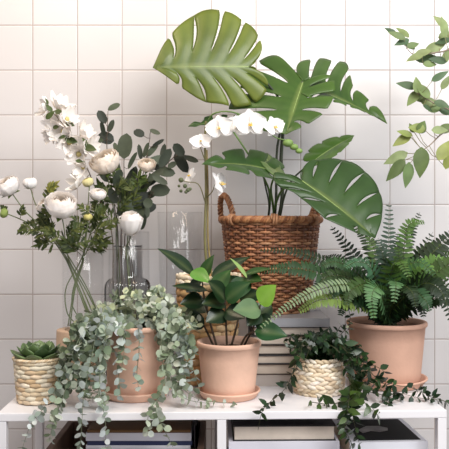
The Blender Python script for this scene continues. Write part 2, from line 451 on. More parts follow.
for k in range(24):      # left mass
    x = R.uniform(62, 104); y = R.uniform(372, 408)
    d = R.uniform(1.61, 1.69); bx = R.uniform(-4, 6)
    estrand([(118, 320, 1.75), (x*.5+54+bx, R.uniform(312,328), d+.03), (x+6, 345, d), (x-2, (345+y)/2+6, d-.005), (x+R.uniform(-6,6), y, d-.01)], sage+olive if x < 90 else sage, gap=.1, start=5)
for k in range(10):      # right mass
    x = R.uniform(166, 190); y = R.uniform(345, 402); d = R.uniform(1.65, 1.70)
    estrand([(152, 320, 1.75), (x*.6+62, R.uniform(312,324), d+.02), (x, 340, d), (x+R.uniform(-5,5), y, d-.01)], sage, gap=.1, start=5)
for k in range(32):      # mound
    a = R.uniform(0, 2*PI); rr = R.uniform(.02, .15); hh = R.uniform(.03, .085) * (1 - (rr/.2)**2*.6)
    b = EU + V((math.cos(a)*.03, math.sin(a)*.03, .168)); ex = EU + V((math.cos(a)*rr*1.12, math.sin(a)*rr*.75 - .012, .185 + hh - max(0, rr-.09)*.9))
    md = (b + ex)/2 + V((0,0,.04))
    m = MB(); strand(m, [b, md, ex], .022, .019, .0125, sage + olive[:1] + [lin('D0D4AC'), lin('BEC69C'), lin('D8DCC8')], sst, 'round', droop=-.1, jitter=.6, gap=.05)
    m.build('trailing_stem', M['sage'], e)

# ---- zamioculcas / peperomia in terracotta
ZA = V(((228.8-224.5)*1.76/F, 1.76, TT))
z = thing('potted_rubber_plant', 'terracotta pot and saucer in the centre with dark glossy oval leaves', 'potted plant', ZA)
flower_pot(z, ZA, .0815, .1405, rb=.8); saucer(z, ZA, .0795, .0205); soil(z, ZA, .072, .118)
dk = lin('17301C'); md = lin('2C5228'); lt = lin('6FA644'); gg = lin('5E8064')
def bleaf(par, base, tip, w, c, up=(0,-.6,.8), curl=.12, fold=.18, shape='ovate', mt='glossleaf', name='leaf', side=0):
    b = V(base); t = V(tip); m = MB(); L = (t - b).length; m.c = []
    upv = V(up); d = (t - b).normalized(); uu = (upv - d*upv.dot(d)).normalized()
    m.leaf(b, (t - b) + uu*curl*L, upv, L*1.0, w, shape, fold, curl, c, n=12, side=side)
    # paler midrib
    rows = len(m.v) // 5
    for i in range(rows): m.c[i*5+2] = mix(c, (.45,.6,.3), .09)
    return m.build(name, M[mt], par)
def stem(par, pts, r, c, name='stem', n=14, mt='stem'):
    m = MB(); cv = bez(pts, n); m.tube(cv, [r*(1 - .35*i/n) for i in range(n+1)], 7, c=c); return m.build(name, M[mt], par)
sc = lin('4A3B2C')
for a in ([(217,347,1.76),(210,322,1.76),(204,296,1.76),(202,278,1.76)], [(227,347,1.75),(226,322,1.74),(225,300,1.735)], [(231,347,1.76),(237,325,1.77),(242,300,1.79),(244,276,1.80)],
          [(244,346,1.76),(252,330,1.74),(257,318,1.72),(261,302,1.70)], [(240,347,1.74),(247,335,1.72),(257,331,1.70)], [(214,347,1.78),(206,330,1.80),(196,312,1.82)]):
    stem(z, [P(*q) for q in a], .0030, sc)
LV = [ # base, tip, width(px), colour, up
 ((194,275,1.76),(158,249,1.74),12,dk,(.3,-.7,.8)), ((203,281,1.75),(214,255,1.74),11,md,(-.7,-.7,.1)), ((192,271,1.75),(210,283,1.71),11,lin('5A9440'),(0,-.8,.6)),
 ((207,290,1.75),(172,286,1.72),10,dk,(0,-.5,.8)), ((212,277,1.80),(250,257,1.86),12,dk,(-.2,-.6,.8)), ((247,278,1.74),(230,258,1.73),5,lin('8FB878'),(.6,-.5,.6)),
 ((244,275,1.79),(271,269,1.77),8,md,(0,-.5,.9)), ((226,300,1.74),(208,281,1.70),16,dk,(0,-.7,.7)), ((226,300,1.73),(250,283,1.70),15,lin('2A5030'),(.1,-.8,.6)),
 ((260,304,1.70),(276,285,1.68),15,lin('7DB648'),(-.6,-.8,.1)), ((261,309,1.71),(233,310,1.67),15,gg,(.1,-.9,.5)), ((255,331,1.70),(287,336,1.68),15,lin('1E4A2A'),(.1,-.8,.6)),
 ((225,301,1.75),(202,304,1.71),14,dk,(0,-.8,.5)), ((204,300,1.77),(180,304,1.75),13,dk,(0,-.8,.5)), ((204,318,1.80),(184,325,1.78),14,dk,(0,-.9,.4)),
 ((226,310,1.73),(245,318,1.70),14,dk,(0,-.9,.4)), ((225,312,1.74),(206,322,1.71),14,dk,(0,-.9,.4)), ((240,300,1.78),(262,292,1.80),14,dk,(0,-.7,.7)),
 ((242,290,1.79),(222,276,1.82),14,dk,(0,-.7,.7)), ((257,318,1.72),(272,328,1.70),12,dk,(0,-.9,.4)), ((258,316,1.73),(272,306,1.75),14,dk,(0,-.8,.6)),
 ((202,282,1.76),(186,292,1.79),12,dk,(0,-.7,.7)), ((244,277,1.80),(236,300,1.76),14,lin('264A2B'),(0,-.9,.3)), ((213,292,1.75),(230,270,1.80),12,md,(0,-.7,.7)),
 ((244,279,1.80),(262,281,1.76),11,md,(0,-.7,.6)), ((196,312,1.82),(180,314,1.82),12,dk,(0,-.8,.5)), ((196,312,1.82),(206,300,1.84),12,dk,(0,-.8,.5)),((259,312,1.71),(247,326,1.69),12,dk,(0,-.9,.3)),
]
for b, t, w, c, up in LV:
    bleaf(z, P(*b), P(*t), w*b[2]/F*1.5, c, up, curl=R.uniform(.05,.2), fold=R.uniform(.1,.3), shape='ovate')

# ---- fern
FE = V(((386.5-224.5)*1.897/F, 1.897, TT))
f = thing('potted_fern', 'large terracotta pot at right holding a wide arching sword fern', 'potted plant', FE)
flower_pot(f, FE, .1075, .172, 'terra2', rb=.82); saucer(f, FE, .108, .023, 'terra2'); soil(f, FE, .095, .150)
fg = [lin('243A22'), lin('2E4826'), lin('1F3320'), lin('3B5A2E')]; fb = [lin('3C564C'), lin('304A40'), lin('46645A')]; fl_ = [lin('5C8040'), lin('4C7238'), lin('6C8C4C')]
def frond(par, pts, W, cols, n=26, up=(0,-.5,.85), name='frond', rc=None):
    m = MB(); pts = [V(p) for p in pts]; N = 60; cv = bez(pts, N)
    tot = sum((cv[i+1]-cv[i]).length for i in range(N))
    m.tube(cv, [.0016*(1 - .7*i/N) for i in range(N+1)], 4, c=rc or lin('4B5B32'))
    n = int(tot / .0112)
    base_c = cols[R.randrange(len(cols))]
    for k in range(n):
        t = .1 + .9*k/n; i = min(int(t*N), N-1); p = cv[i].lerp(cv[i+1], t*N-i); tg = (cv[i+1]-cv[i]).normalized()
        u = V(up); u = (u - tg*u.dot(tg)).normalized(); s = tg.cross(u)
        w = W * min(1, .45 + 2.2*(t-.1)) * (1 - max(0, t-.35)/.65*.82) if t < 1 else .01
        for sg in (-1, 1):
            d = (s*sg + tg*.28 + u*.12 + rv(.10)).normalized()
            L = w*R.uniform(.9,1.08); m.leaf(p, d, u + rv(.15), L, min(.0108, L*.34+.001), 'strap', .12, .18, var(base_c, .16), n=5)
    m.build(name, M['leaf'], par)
cr0 = (386, 318, 1.897)
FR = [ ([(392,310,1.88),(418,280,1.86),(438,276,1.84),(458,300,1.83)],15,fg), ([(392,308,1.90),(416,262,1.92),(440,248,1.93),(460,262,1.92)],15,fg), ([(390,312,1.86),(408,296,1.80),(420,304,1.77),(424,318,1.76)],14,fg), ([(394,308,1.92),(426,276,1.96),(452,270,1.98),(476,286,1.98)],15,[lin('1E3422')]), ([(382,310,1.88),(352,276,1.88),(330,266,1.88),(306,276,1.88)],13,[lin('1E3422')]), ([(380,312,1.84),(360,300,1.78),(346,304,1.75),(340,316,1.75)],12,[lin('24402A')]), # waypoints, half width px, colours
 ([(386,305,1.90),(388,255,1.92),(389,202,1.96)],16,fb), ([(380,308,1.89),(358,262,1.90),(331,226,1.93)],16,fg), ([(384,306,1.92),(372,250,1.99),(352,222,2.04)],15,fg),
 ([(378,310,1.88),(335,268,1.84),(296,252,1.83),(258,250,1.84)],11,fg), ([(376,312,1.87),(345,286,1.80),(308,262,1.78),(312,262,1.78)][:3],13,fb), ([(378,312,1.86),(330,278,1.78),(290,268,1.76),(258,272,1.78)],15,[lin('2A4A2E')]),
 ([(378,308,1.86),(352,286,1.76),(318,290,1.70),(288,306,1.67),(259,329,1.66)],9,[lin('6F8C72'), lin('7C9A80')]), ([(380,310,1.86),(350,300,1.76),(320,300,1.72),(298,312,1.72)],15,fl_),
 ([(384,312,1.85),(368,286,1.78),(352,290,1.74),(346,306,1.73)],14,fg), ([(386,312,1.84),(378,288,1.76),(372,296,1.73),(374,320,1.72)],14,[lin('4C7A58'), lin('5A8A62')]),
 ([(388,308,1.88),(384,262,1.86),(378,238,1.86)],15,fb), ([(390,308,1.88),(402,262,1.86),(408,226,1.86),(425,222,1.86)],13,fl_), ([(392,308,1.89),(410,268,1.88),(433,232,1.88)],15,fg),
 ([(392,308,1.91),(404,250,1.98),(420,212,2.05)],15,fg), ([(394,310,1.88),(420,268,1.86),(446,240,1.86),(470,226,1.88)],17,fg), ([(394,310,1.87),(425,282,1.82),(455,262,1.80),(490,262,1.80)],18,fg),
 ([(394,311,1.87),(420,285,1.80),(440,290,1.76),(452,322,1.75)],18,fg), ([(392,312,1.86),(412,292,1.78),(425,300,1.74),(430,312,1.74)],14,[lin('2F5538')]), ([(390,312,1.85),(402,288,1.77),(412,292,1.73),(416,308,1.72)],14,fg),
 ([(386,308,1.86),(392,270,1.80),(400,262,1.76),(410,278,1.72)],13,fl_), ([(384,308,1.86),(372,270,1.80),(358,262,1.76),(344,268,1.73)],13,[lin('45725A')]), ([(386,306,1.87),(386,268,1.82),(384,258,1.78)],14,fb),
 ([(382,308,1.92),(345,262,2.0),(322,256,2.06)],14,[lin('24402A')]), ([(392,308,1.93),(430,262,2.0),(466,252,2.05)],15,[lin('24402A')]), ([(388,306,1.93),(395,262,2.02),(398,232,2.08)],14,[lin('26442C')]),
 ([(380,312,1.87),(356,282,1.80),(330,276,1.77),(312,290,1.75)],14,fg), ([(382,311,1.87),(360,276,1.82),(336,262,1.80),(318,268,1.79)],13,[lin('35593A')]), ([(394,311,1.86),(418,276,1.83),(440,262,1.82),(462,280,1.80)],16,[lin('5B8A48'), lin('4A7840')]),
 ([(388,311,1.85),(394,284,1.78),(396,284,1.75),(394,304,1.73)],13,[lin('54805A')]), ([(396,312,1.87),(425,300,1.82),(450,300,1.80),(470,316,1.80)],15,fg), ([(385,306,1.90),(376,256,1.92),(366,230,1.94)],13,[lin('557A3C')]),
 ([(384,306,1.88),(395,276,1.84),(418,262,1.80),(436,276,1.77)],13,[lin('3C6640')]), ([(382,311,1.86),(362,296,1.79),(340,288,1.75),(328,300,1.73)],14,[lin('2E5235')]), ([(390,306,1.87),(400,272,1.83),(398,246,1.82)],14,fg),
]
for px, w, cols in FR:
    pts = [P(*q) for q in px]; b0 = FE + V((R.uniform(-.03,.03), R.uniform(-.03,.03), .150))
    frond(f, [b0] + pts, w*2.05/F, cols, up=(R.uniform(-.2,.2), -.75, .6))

# ---- white seagrass pot with dark trailing vine
VI = V(((318.5-224.5)*1.805/F, 1.805, TT))
v = thing('potted_trailing_vine', 'small round pale seagrass pot with dark pointed-leaf trailing vines', 'potted plant', VI)
gr1 = [lin('E4D5BE'), lin('DBC9AE'), lin('EADFCE'), lin('D3BD9E')]
m = MB(); seagrass_weave(m, VI, lambda t: .050 + .0155*math.sin(PI*min(1, t*.85+.16))**.9, .001, .092, 9, 19, gr1, fat=1.05, tilt=.7, depth=.34); m.build('woven_pot', M['grass'], v)
m = MB(); m.lathe([(0, .002), (.044, .002), (.056, .03), (.058, .06), (.05, .09), (.045, .09), (.044, .07)], VI, 32, c=gr1[3]); m.build('pot_lining', M['grass'], v)
soil(v, VI, .045, .078)
ivy = [lin('1D3320'), lin('172A1B'), lin('27422A'), lin('314F30'), lin('223A2C')]; ivs = lin('3E4630')
def vine(px, L=.029, cols=ivy, space=.017, **k):
    m = MB(); strand(m, [P(*q) for q in px], L, L*.50, space, cols, ivs, 'ovate', **k); m.build('vine', M['glossleaf'], v)
vt = (318, 348, 1.80)
VN = [
 [vt,(302,345,1.76),(296,362,1.735),(289,382,1.725),(282,392,1.70),(270,402,1.66),(262,412,1.605),(258,430,1.60)],
 [vt,(304,342,1.75),(300,358,1.735),(293,375,1.73),(290,386,1.72)],
 [vt,(312,345,1.74),(307,356,1.73),(304,372,1.725)],
 [vt,(330,345,1.74),(343,358,1.73),(350,378,1.71),(352,398,1.66),(352,412,1.605),(356,430,1.597),(362,455,1.597)],
 [vt,(338,345,1.76),(352,360,1.73),(360,378,1.72),(374,390,1.72),(395,392,1.72),(420,398,1.70),(440,400,1.68),(458,408,1.66)],
 [vt,(340,342,1.77),(358,356,1.75),(372,374,1.735),(392,384,1.735),(412,388,1.72),(432,396,1.70),(452,404,1.68)],
 [vt,(340,345,1.76),(356,368,1.73),(366,386,1.71),(384,396,1.69),(402,402,1.67)],
 [vt,(336,348,1.74),(346,370,1.72),(356,392,1.68),(344,402,1.66),(328,404,1.66),(312,402,1.665)],
 [vt,(350,345,1.78),(368,362,1.76),(384,372,1.75),(374,384,1.73)],
 [vt,(350,352,1.76),(362,376,1.72),(358,396,1.68),(346,409,1.62),(344,424,1.603),(350,445,1.60)],
 [vt,(345,350,1.75),(353,372,1.72),(350,392,1.69)],
 [vt,(340,345,1.76),(352,356,1.74),(356,372,1.73),(368,384,1.72)],
 [vt,(342,345,1.78),(356,350,1.765),(366,362,1.755),(374,376,1.74),(390,388,1.72),(400,398,1.70)],
 [vt,(345,350,1.75),(358,384,1.71),(378,394,1.70),(400,394,1.70),(420,392,1.71),(440,402,1.69)],
 [vt,(350,350,1.75),(360,366,1.73),(372,382,1.72),(388,396,1.70),(388,404,1.66)],
]
for p in VN: vine(p, start=3, jitter=.45, gap=.28)
for p in ([(338,352,1.76),(348,372,1.72),(352,396,1.66),(340,402,1.64),(326,404,1.64),(310,402,1.645)], [(340,350,1.77),(352,378,1.70),(360,398,1.64),(372,408,1.605),(380,418,1.60)], [(344,352,1.75),(350,384,1.69),(348,408,1.61),(346,428,1.60),(352,446,1.598)]):
    vine(p, L=.036, start=12, space=.024, jitter=.25, cols=[lin('35502C'), lin('43602F'), lin('2A4028')])
for k in range(38):
    a = R.uniform(0, 2*PI); rr = R.uniform(.02, .098)
    b = VI + V((math.cos(a)*.02, math.sin(a)*.02, .082)); ex = VI + V((math.cos(a)*rr + .004, math.sin(a)*rr*.8 - .01, .10 + R.uniform(.0, .055)))
    m = MB(); strand(m, [b, (b+ex)/2 + V((0,0,.022)), ex], .026, .0125, .0115, ivy, ivs, 'ovate', droop=.0, jitter=.6); m.build('vine', M['glossleaf'], v)
for px in ([vt,(340,335,1.80),(350,320,1.79),(346,300,1.79)], [vt,(335,335,1.82),(342,325,1.82),(352,330,1.82)], [vt,(300,335,1.78),(290,338,1.77),(284,345,1.76)], [vt,(340,340,1.78),(352,340,1.77),(362,346,1.76)]):
    vine(px, L=.019, start=4, cols=ivy + [lin('9FB0A0')])

# ---- succulent in woven basket at left
SU = V(((38.7-224.5)*1.715/F, 1.715, TT))
s_ = thing('potted_succulent', 'small pale woven basket at the left end holding a green rosette succulent', 'potted plant', SU)
gr2 = [lin('DCC6A6'), lin('D2B792'), lin('E4D2B4'), lin('CBAE88'), lin('E8DAC2')]
m = MB(); seagrass_weave(m, SU, lambda t: .0485 + .0095*t**.8, .002, .106, 10, 13, gr2, fat=1.05, tilt=.15, depth=.2)
braid(m, SU, .058, .107, .0055, gr2, turns=20, flat=.6); m.build('woven_basket', M['grass'], s_)
m = MB(); m.lathe([(0, .002), (.045, .002), (.0545, .104), (.051, .104), (.049, .09)], SU, 32, c=gr2[1]); m.build('basket_lining', M['grass'], s_)
soil(s_, SU, .050, .095)
def fat_leaf(m, base, d, up, L, W, T, c):
    d = d.normalized(); up = (up - d*up.dot(d)).normalized(); sd = d.cross(up); rows = []
    for i in range(9):
        t = i/8; w = max(.02, math.sin(PI*t**1.3)**.75) if t < 1 else .02
        if t == 0: w = .35
        cc = base + d*L*t + up*(.28*L*t*t)
        rows.append([cc + sd*math.cos(2*PI*k/10)*W/2*w + up*math.sin(2*PI*k/10)*T/2*w*(1 if math.sin(2*PI*k/10) < 0 else .55) for k in range(10)])
    m.grid(rows, closed=True, c=c)
sg = [lin('4C6038'), lin('5A7044'), lin('3C5030'), lin('687C50')]
for ring, (n, tilt, L, rr) in enumerate(((8, .12, .060, .012), (8, .36, .052, .009), (7, .62, .042, .006), (5, .95, .03, .004), (3, 1.25, .02, .002))):
    for k in range(n):
        a = 2*PI*(k + .5*(ring % 2))/n + R.uniform(-.1,.1)
        o = V((math.cos(a), math.sin(a), 0)); d = o*math.cos(tilt) + V((0,0,math.sin(tilt)))
        m = MB(); fat_leaf(m, SU + o*rr + V((0,0,.102 + ring*.004)), d, V((0,0,1)), L, L*.62+.006, .013, var(sg[R.randrange(4)], .1)); m.build('leaf', M['succ'], s_)

# ---- rope basket with orchid
RO = V(((208.5-224.5)*1.92/F, 1.925, TT))
o_ = thing('potted_orchid', 'tall white moth orchid with bare stem, standing in a tan woven basket', 'potted plant', RO)
gr3 = [lin('C79F6E'), lin('B98D5C'), lin('D8B98C'), lin('C4A27A')]
RH = .297
m = MB(); seagrass_weave(m, RO, lambda t: .068 + .018*t, .002, RH - .022, 15, 17, gr3, fat=1.05, tilt=.2, depth=.22); m.build('woven_basket', M['grass'], o_)
m = MB(); seagrass_weave(m, RO, lambda t: .086, RH - .026, RH, 2, 20, [lin('E9DFC9'), lin('DCCDB0')], fat=1.05, tilt=.4, depth=.25); m.build('basket_rim', M['grass'], o_)
m = MB(); m.lathe([(0, .002), (.062, .002), (.08, RH-.006), (.076, RH-.006), (.072, RH-.03)], RO, 32, c=gr3[1]); m.build('basket_lining', M['grass'], o_)
soil(o_, RO, .072, RH - .03)
om = lin('6F6A40')
stem(o_, [RO + V((.0,0,RH-.03)), P(205,240,1.92), P(206,190,1.92), P(205,140,1.91), P(206,121,1.90)], .0042, om, 'flower_stem', 24)
stem(o_, [RO + V((.012,.01,RH-.03)), P(208,240,1.93), P(208,190,1.93), P(207,150,1.93)], .0030, lin('8C7A4A'), 'support_stake', 12)
stem(o_, [P(206,126,1.90), P(213,114,1.87), P(232,112,1.85), P(255,122,1.84), P(275,137,1.84), P(287,141,1.85), P(299,151,1.85)], .0022, lin('5E7A3C'), 'flower_stem', 24)
stem(o_, [P(206,205,1.92), P(199,185,1.90), P(188,182,1.89), P(180,180,1.88)], .0016, om, 'side_branch')
stem(o_, [P(206,198,1.92), P(212,192,1.90), P(215,184,1.89)], .0016, om, 'side_branch')
stem(o_, [P(205,160,1.91), P(202,152,1.90), P(200,146,1.89)], .0016, om, 'side_branch')
def ball(m, c, r, col, sq=(1,1,1), n=8):
    rows = []
    for i in range(n+1):
        a = PI*i/n; rows.append([V(c) + V((r*math.sin(a)*math.cos(2*PI*k/10)*sq[0], r*math.sin(a)*math.sin(2*PI*k/10)*sq[1], r*math.cos(a)*sq[2])) for k in range(10)])
    m.grid(rows, closed=True, c=col)
for (x, y, r) in ((181,180,2.6),(185,186,2.2),(188,190,2.2),(181,191,1.7),(190,189,1.8),(186,192,1.8),(179,186,1.5)):
    m = MB(); ball(m, P(x, y, 1.885), r*1.885/F, var(lin('4E5638'), .2)); m.build('bud', M['stem'], o_)
for (x, y, r) in ((288,143,5),(294,147,4),(299,151,3.4)):
    m = MB(); ball(m, P(x, y, 1.85), r*1.85/F, var(lin('74904A'), .1), (1.1,.9,.8)); m.build('bud', M['stem'], o_)
WH = lin('FCFAF9')
def petal(m, base, d, n, L, W, c, cup=.15, shape='round', ctip=None):
    d = d.normalized(); n = (n - d*n.dot(d)).normalized(); s = d.cross(n); rows = []
    for i in range(8):
        t = i/7
        if shape == 'round': w = max(.12, math.sin(PI*min(1, t**.62*.97 + .02))) ** .75
        else: w = max(.10, math.sin(PI*t**.85)) ** .7
        cc = base + d*L*t + n*(cup*L*t*t - .0)
        rows.append([cc + s*W/2*w*q + n*(q*q*.10*W - .03*W*math.sin(q*5+t*6)) for q in (-1,-.66,-.33,0,.33,.66,1)])
    m.grid(rows, c=c)
def orchid_flower(c, n, r, roll=0, par=o_):
    n = V(n).normalized(); up = V((0,0,1)); up = (up - n*up.dot(n)).normalized(); up = Matrix.Rotation(roll, 3, n) @ up
    rt = up.cross(n).normalized()
    c = V(c); m = MB()
    for a in (90, 215, 325):
        d = rt*math.cos(math.radians(a)) + up*math.sin(math.radians(a)); petal(m, c - n*.002, d, n, r*.98, r*.8, lin('FAF7F6'), -.05, 'oval')
    for a in (10, 170):
        d = rt*math.cos(math.radians(a)) + up*math.sin(math.radians(a)); petal(m, c + n*.001, d, n, r*1.08, r*1.32, WH, .05)
    b = m.build('bloom', M['petal'], par)
    m = MB(); petal(m, c + n*.003, -up + n*.8, n, r*.45, r*.3, lin('E8C65A'), .5, 'oval')
    for sg in (-1, 1): petal(m, c + n*.002, rt*sg*.9 - up*.2 + n*.8, n, r*.28, r*.22, lin('F0DFA8'), .6, 'oval')
    ball(m, c + n*.004 + up*.001, r*.09, lin('F2E6CC')); m.build('lip', M['petal'], b)
orchid_flower(P(220,128,1.85), (-.35,-1,.05), .037, .15)
orchid_flower(P(236,126,1.87), (.5,-1,.2), .032, -.2)
orchid_flower(P(250,124,1.83), (.12,-1,0), .041, .05)
orchid_flower(P(274,127,1.84), (.55,-1,.1), .030, .3)
orchid_flower(P(201,142,1.88), (-.1,-.9,.45), .029, .1)
orchid_flower(P(219,184,1.88), (.9,-.45,.3), .036, .5)
orchid_flower(P(191,176,1.90), (-.9,-.5,.3), .022, .9)
for b, t, w in (((204,272,1.89),(215,262,1.85),16),):
    pass

# ---- wicker basket with monstera
WB = V(((270.5-224.5)*2.05/F, 2.05, TT)); WZ = zs[-1]
wb = thing('potted_monstera', 'swiss cheese plant with big split leaves, in the tall brown wicker basket', 'potted plant', (WB.x, WB.y, WZ))
C0 = V((WB.x, WB.y, 0)); z0 = WZ + .004; z1 = CH - (221 - 224.5)*1.93/F
wc = [lin('94623F'), lin('835438'), lin('A67350'), lin('724832'), lin('AE7E5A')]
nr = 34; prof = []
for i in range(nr):
    t = i/(nr-1); prof.append((.109 + (.140-.109)*t**.85, z0 + (z1 - z0)*t))
m = MB(); weave_rows(m, C0, prof, 38, .0032, (z1-z0)/nr*.56, wc)
m.build('woven_basket', M['wicker'], wb)
m = MB()
for k in range(38):
    a = 2*PI*(k+.5)/38
    m.tube([C0 + V((r*math.cos(a), r*math.sin(a), zz)) for r, zz in prof[::4]] + [C0 + V((prof[-1][0]*math.cos(a), prof[-1][0]*math.sin(a), prof[-1][1]))], .003, 5, c=wc[1])
m.build('upright_stakes', M['wicker'], wb)
m = MB(); m.lathe([(0, z0), (.104, z0), (.118, z0+.08), (.130, z1-.01), (.127, z1-.01), (.12, z1-.05)], C0, 48, c=lin('4A2E1E')); m.build('basket_lining', M['wicker'], wb)
m = MB(); braid(m, C0, .1425, z1 + .004, .0105, [lin('B27D52'), lin('9E6840'), lin('8C5836')], n=4, turns=30, thick=.5)
for a in (-PI/2, -PI/2+.9, -PI/2-.9):
    m.tube([C0 + V(((.1425+.014*math.cos(b))*math.cos(a+q), (.1425+.014*math.cos(b))*math.sin(a+q), z1+.004+.014*math.sin(b))) for q, b in [(j*.004-.05, j*.55) for j in range(26)]], .0035, 5, c=wc[4])
m.build('braided_rim', M['wicker'], wb)
for sg in (-1, 1):
    ca_ = PI if sg < 0 else 0
    m = MB()
    # arch across the basket's side, turned a little toward the viewer
    ax = C0 + V((sg*.134, 0, 0)); tdir = V((sg*-.36, -1, 0)).normalized() if sg < 0 else V((-.36, -1, 0)).normalized()
    tdir = V((.36, -1, 0)).normalized() if sg < 0 else V((-.30, -1, 0)).normalized()
    cen = []
    for j in range(25):
        b = PI*j/24; cen.append(ax + tdir*(.052*math.cos(b)) + V((sg*-.008 + sg*.012*math.sin(b), 0, z1 - .002 + (.078 if sg < 0 else .05)*math.sin(b)**.8)))
    m.tube(cen, .0062, 7, c=wc[3])
    for q in range(3):
        pts = []
        for j in range(97):
            u = j/96*24; k = min(int(u), 23); p = cen[k].lerp(cen[k+1], u-k); tg = (cen[k+1]-cen[k]).normalized()
            a1 = tg.cross(V((0.3,1,.1))).normalized(); a2 = tg.cross(a1); b = j/96*2*PI*7 + q*2*PI/3
            pts.append(p + (a1*math.cos(b) + a2*math.sin(b))*.0058)
        m.tube(pts, .0036, 5, c=wc[(q*2) % 5])
    m.build('handle', M['wicker'], wb)
m = MB()
rows = [[C0 + V((rr*math.cos(a*PI/16), rr*math.sin(a*PI/16), z1 - .03 + R.uniform(-.002,.002))) for a in range(32)] for rr in (0,.04,.08,.122)]
m.grid(rows, closed=True); m.build('soil', M['soil'], wb)
def mon_leaf(base, tip, nrm, upo, loo, c1, c2, nl=6, split=.42, sw=.16, arch=.10, droop=.1, fold=.12, name='leaf', vein=None, reach=None, dU=0, dL=0):
    """outline lists in leaf units (x along midrib, y across); lobes separated by slits"""
    b = V(base); t = V(tip); L = (t-b).length; ex = (t-b).normalized(); n = V(nrm); n = (n - ex*n.dot(ex)).normalized(); ey = n.cross(ex)
    m = MB()
    def samp(o, s):
        q = [V((x, y, 0)) for x, y in o]; return bez_pt(q, s)
    for side, out in ((1, upo), (-1, loo)):
        for k in range(nl):
            sa_, sb = k/nl, (k+1)/nl
            closed_a = (k in (reach or ())); closed_b = ((k+1) in (reach or ()))
            T = 12; S = 8; rows = []
            for i in range(T+1):
                tt = i/T; row = []
                def gapw(first):
                    edge = (k == 0 and first) or (k == nl-1 and not first)
                    if edge: return 0
                    g = max(0, (tt - split)/(1-split)) ** .3 * sw/nl if tt > split else 0
                    if (closed_a if first else closed_b): g = sw/nl*1.0*max(0, math.sin(PI*max(0, min(1, (tt-.32)/.62))))
                    return g
                s0 = sa_ + gapw(True); s1 = sb - gapw(False)
                if tt > .88:
                    rnd = ((tt-.88)/.12)**2 * .05/nl
                    if k > 0 and not closed_a: s0 += rnd
                    if k < nl-1 and not closed_b: s1 -= rnd
                for j in range(S+1):
                    s = s0 + (s1-s0)*j/S
                    E = samp(out, s); E.y = side*abs(E.y); mx_ = max(0, 1 - s*1.15) if s < .87 else 0
                    mx_ = max(0.0, 1 - s/.82)
                    Mp = V((mx_, 0, 0)); p = Mp.lerp(E, tt)
                    p.x -= .10*math.sin(PI*tt)*(1-s)*.6 * (1 if mx_ > 0 else 0)
                    lob = math.sin(PI*(s*nl % 1.0)) if 0 < s < 1 else 0
                    zz = fold*abs(p.y) - arch*p.x*p.x - droop*abs(p.y)**1.6 + .018*lob*min(1, tt*2) 
                    zz += (dU if side > 0 else dL)*abs(p.y)
                    c = mix(c1, c2, min(1, max(0, (tt*.6 + .25*math.sin(s*nl*PI*2)**2)) ))
                    if tt < .05: c = mix(c, vein or (.35,.5,.2), .30)
                    wv = b + ex*p.x*L + ey*p.y*L + n*zz*L
                    row.append((wv, c))
                rows.append(row)
            ids = [[m.vert(p, c) for p, c in r] for r in rows]
            for i in range(T):
                for j in range(S):
                    q = (ids[i][j], ids[i][j+1], ids[i+1][j+1], ids[i+1][j]); m.f.append(q if side > 0 else tuple(reversed(q)))
    o = m.build(name, M['monstera'], wb, merge=True)
    sm = o.modifiers.new('thick', 'SOLIDIFY'); sm.thickness = .0009; sm.offset = -1
    # midrib
    mr = MB(); mr.tube([b + ex*x*L - n*(arch*x*x*L - .0004) for x in [i/12 for i in range(13)]], [.0012*(1-.75*i/12) for i in range(13)], 5, c=vein or lin('93AB66'))
    mr.build('midrib', M['stem'], o)
    return o
def bez_pt(q, s):
    n = len(q) - 1; u = s*n; k = min(int(u), n-1); t = u-k
    a = q[k-1] if k > 0 else q[0]*2 - q[1]; d = q[k+2] if k+2 <= n else q[n]*2 - q[n-1]; b = q[k]; c = q[k+1]
    return .5*((2*b) + (c-a)*t + (2*a-5*b+4*c-d)*t*t + (3*b-a-3*c+d)*t**3)
gU = [(1,0),(.88,.16),(.7,.32),(.45,.44),(.2,.46),(0,.4),(-.16,.24),(-.12,.08),(-.02,.0)]
gL = [(x,-y) for x, y in gU]
def sc_(o, k): return [(x, y*k) for x, y in o]
# outlines given tip -> base
U1 = [(1,0),(.86,.29),(.68,.50),(.45,.65),(.22,.65),(.05,.55),(-.09,.42),(-.15,.22),(-.07,.05),(0,0)]
L1 = [(1,0),(.76,-.17),(.52,-.33),(.28,-.38),(.07,-.40),(-.12,-.32),(-.2,-.16),(-.08,-.02),(0,0)]
ga, gb = lin('557A35'), lin('8BA35A')
mon_leaf(P(249,67,1.94), P(153,65,1.90), (.05,-1,.25), sc_(L1,1), sc_(U1,1), lin('4C6A34'), lin('71883F'), nl=7, split=.30, sw=.06, arch=.06, fold=.05, droop=.10, dU=-.30, reach=(2,))
U3 = [(1,0),(.92,.25),(.79,.46),(.63,.59),(.40,.66),(.18,.61),(.02,.46),(-.10,.27),(-.07,.06),(0,0)]
L3 = [(1,0),(.9,-.08),(.6,-.22),(.38,-.25),(.1,-.22),(-.1,-.26),(-.2,-.25),(-.28,-.14),(-.15,-.03),(0,0)]
mon_leaf(P(302,181,1.84), P(378,233,1.77), (.15,-.8,.6), U3, L3, lin('36582E'), lin('2F512C'), nl=7, split=.3, sw=.07, arch=.1, fold=.1, droop=.12, reach=(1,2,3,4,5,6))
A2 = [(1,0),(.85,.2),(.6,.42),(.3,.52),(.0,.5),(-.2,.38),(-.12,.1),(0,0)]
B2 = [(1,0),(1.02,.3),(.95,.62),(.78,.95),(.5,.98),(.2,.92),(-.22,.86),(-.48,.55),(-.12,.1),(0,0)]
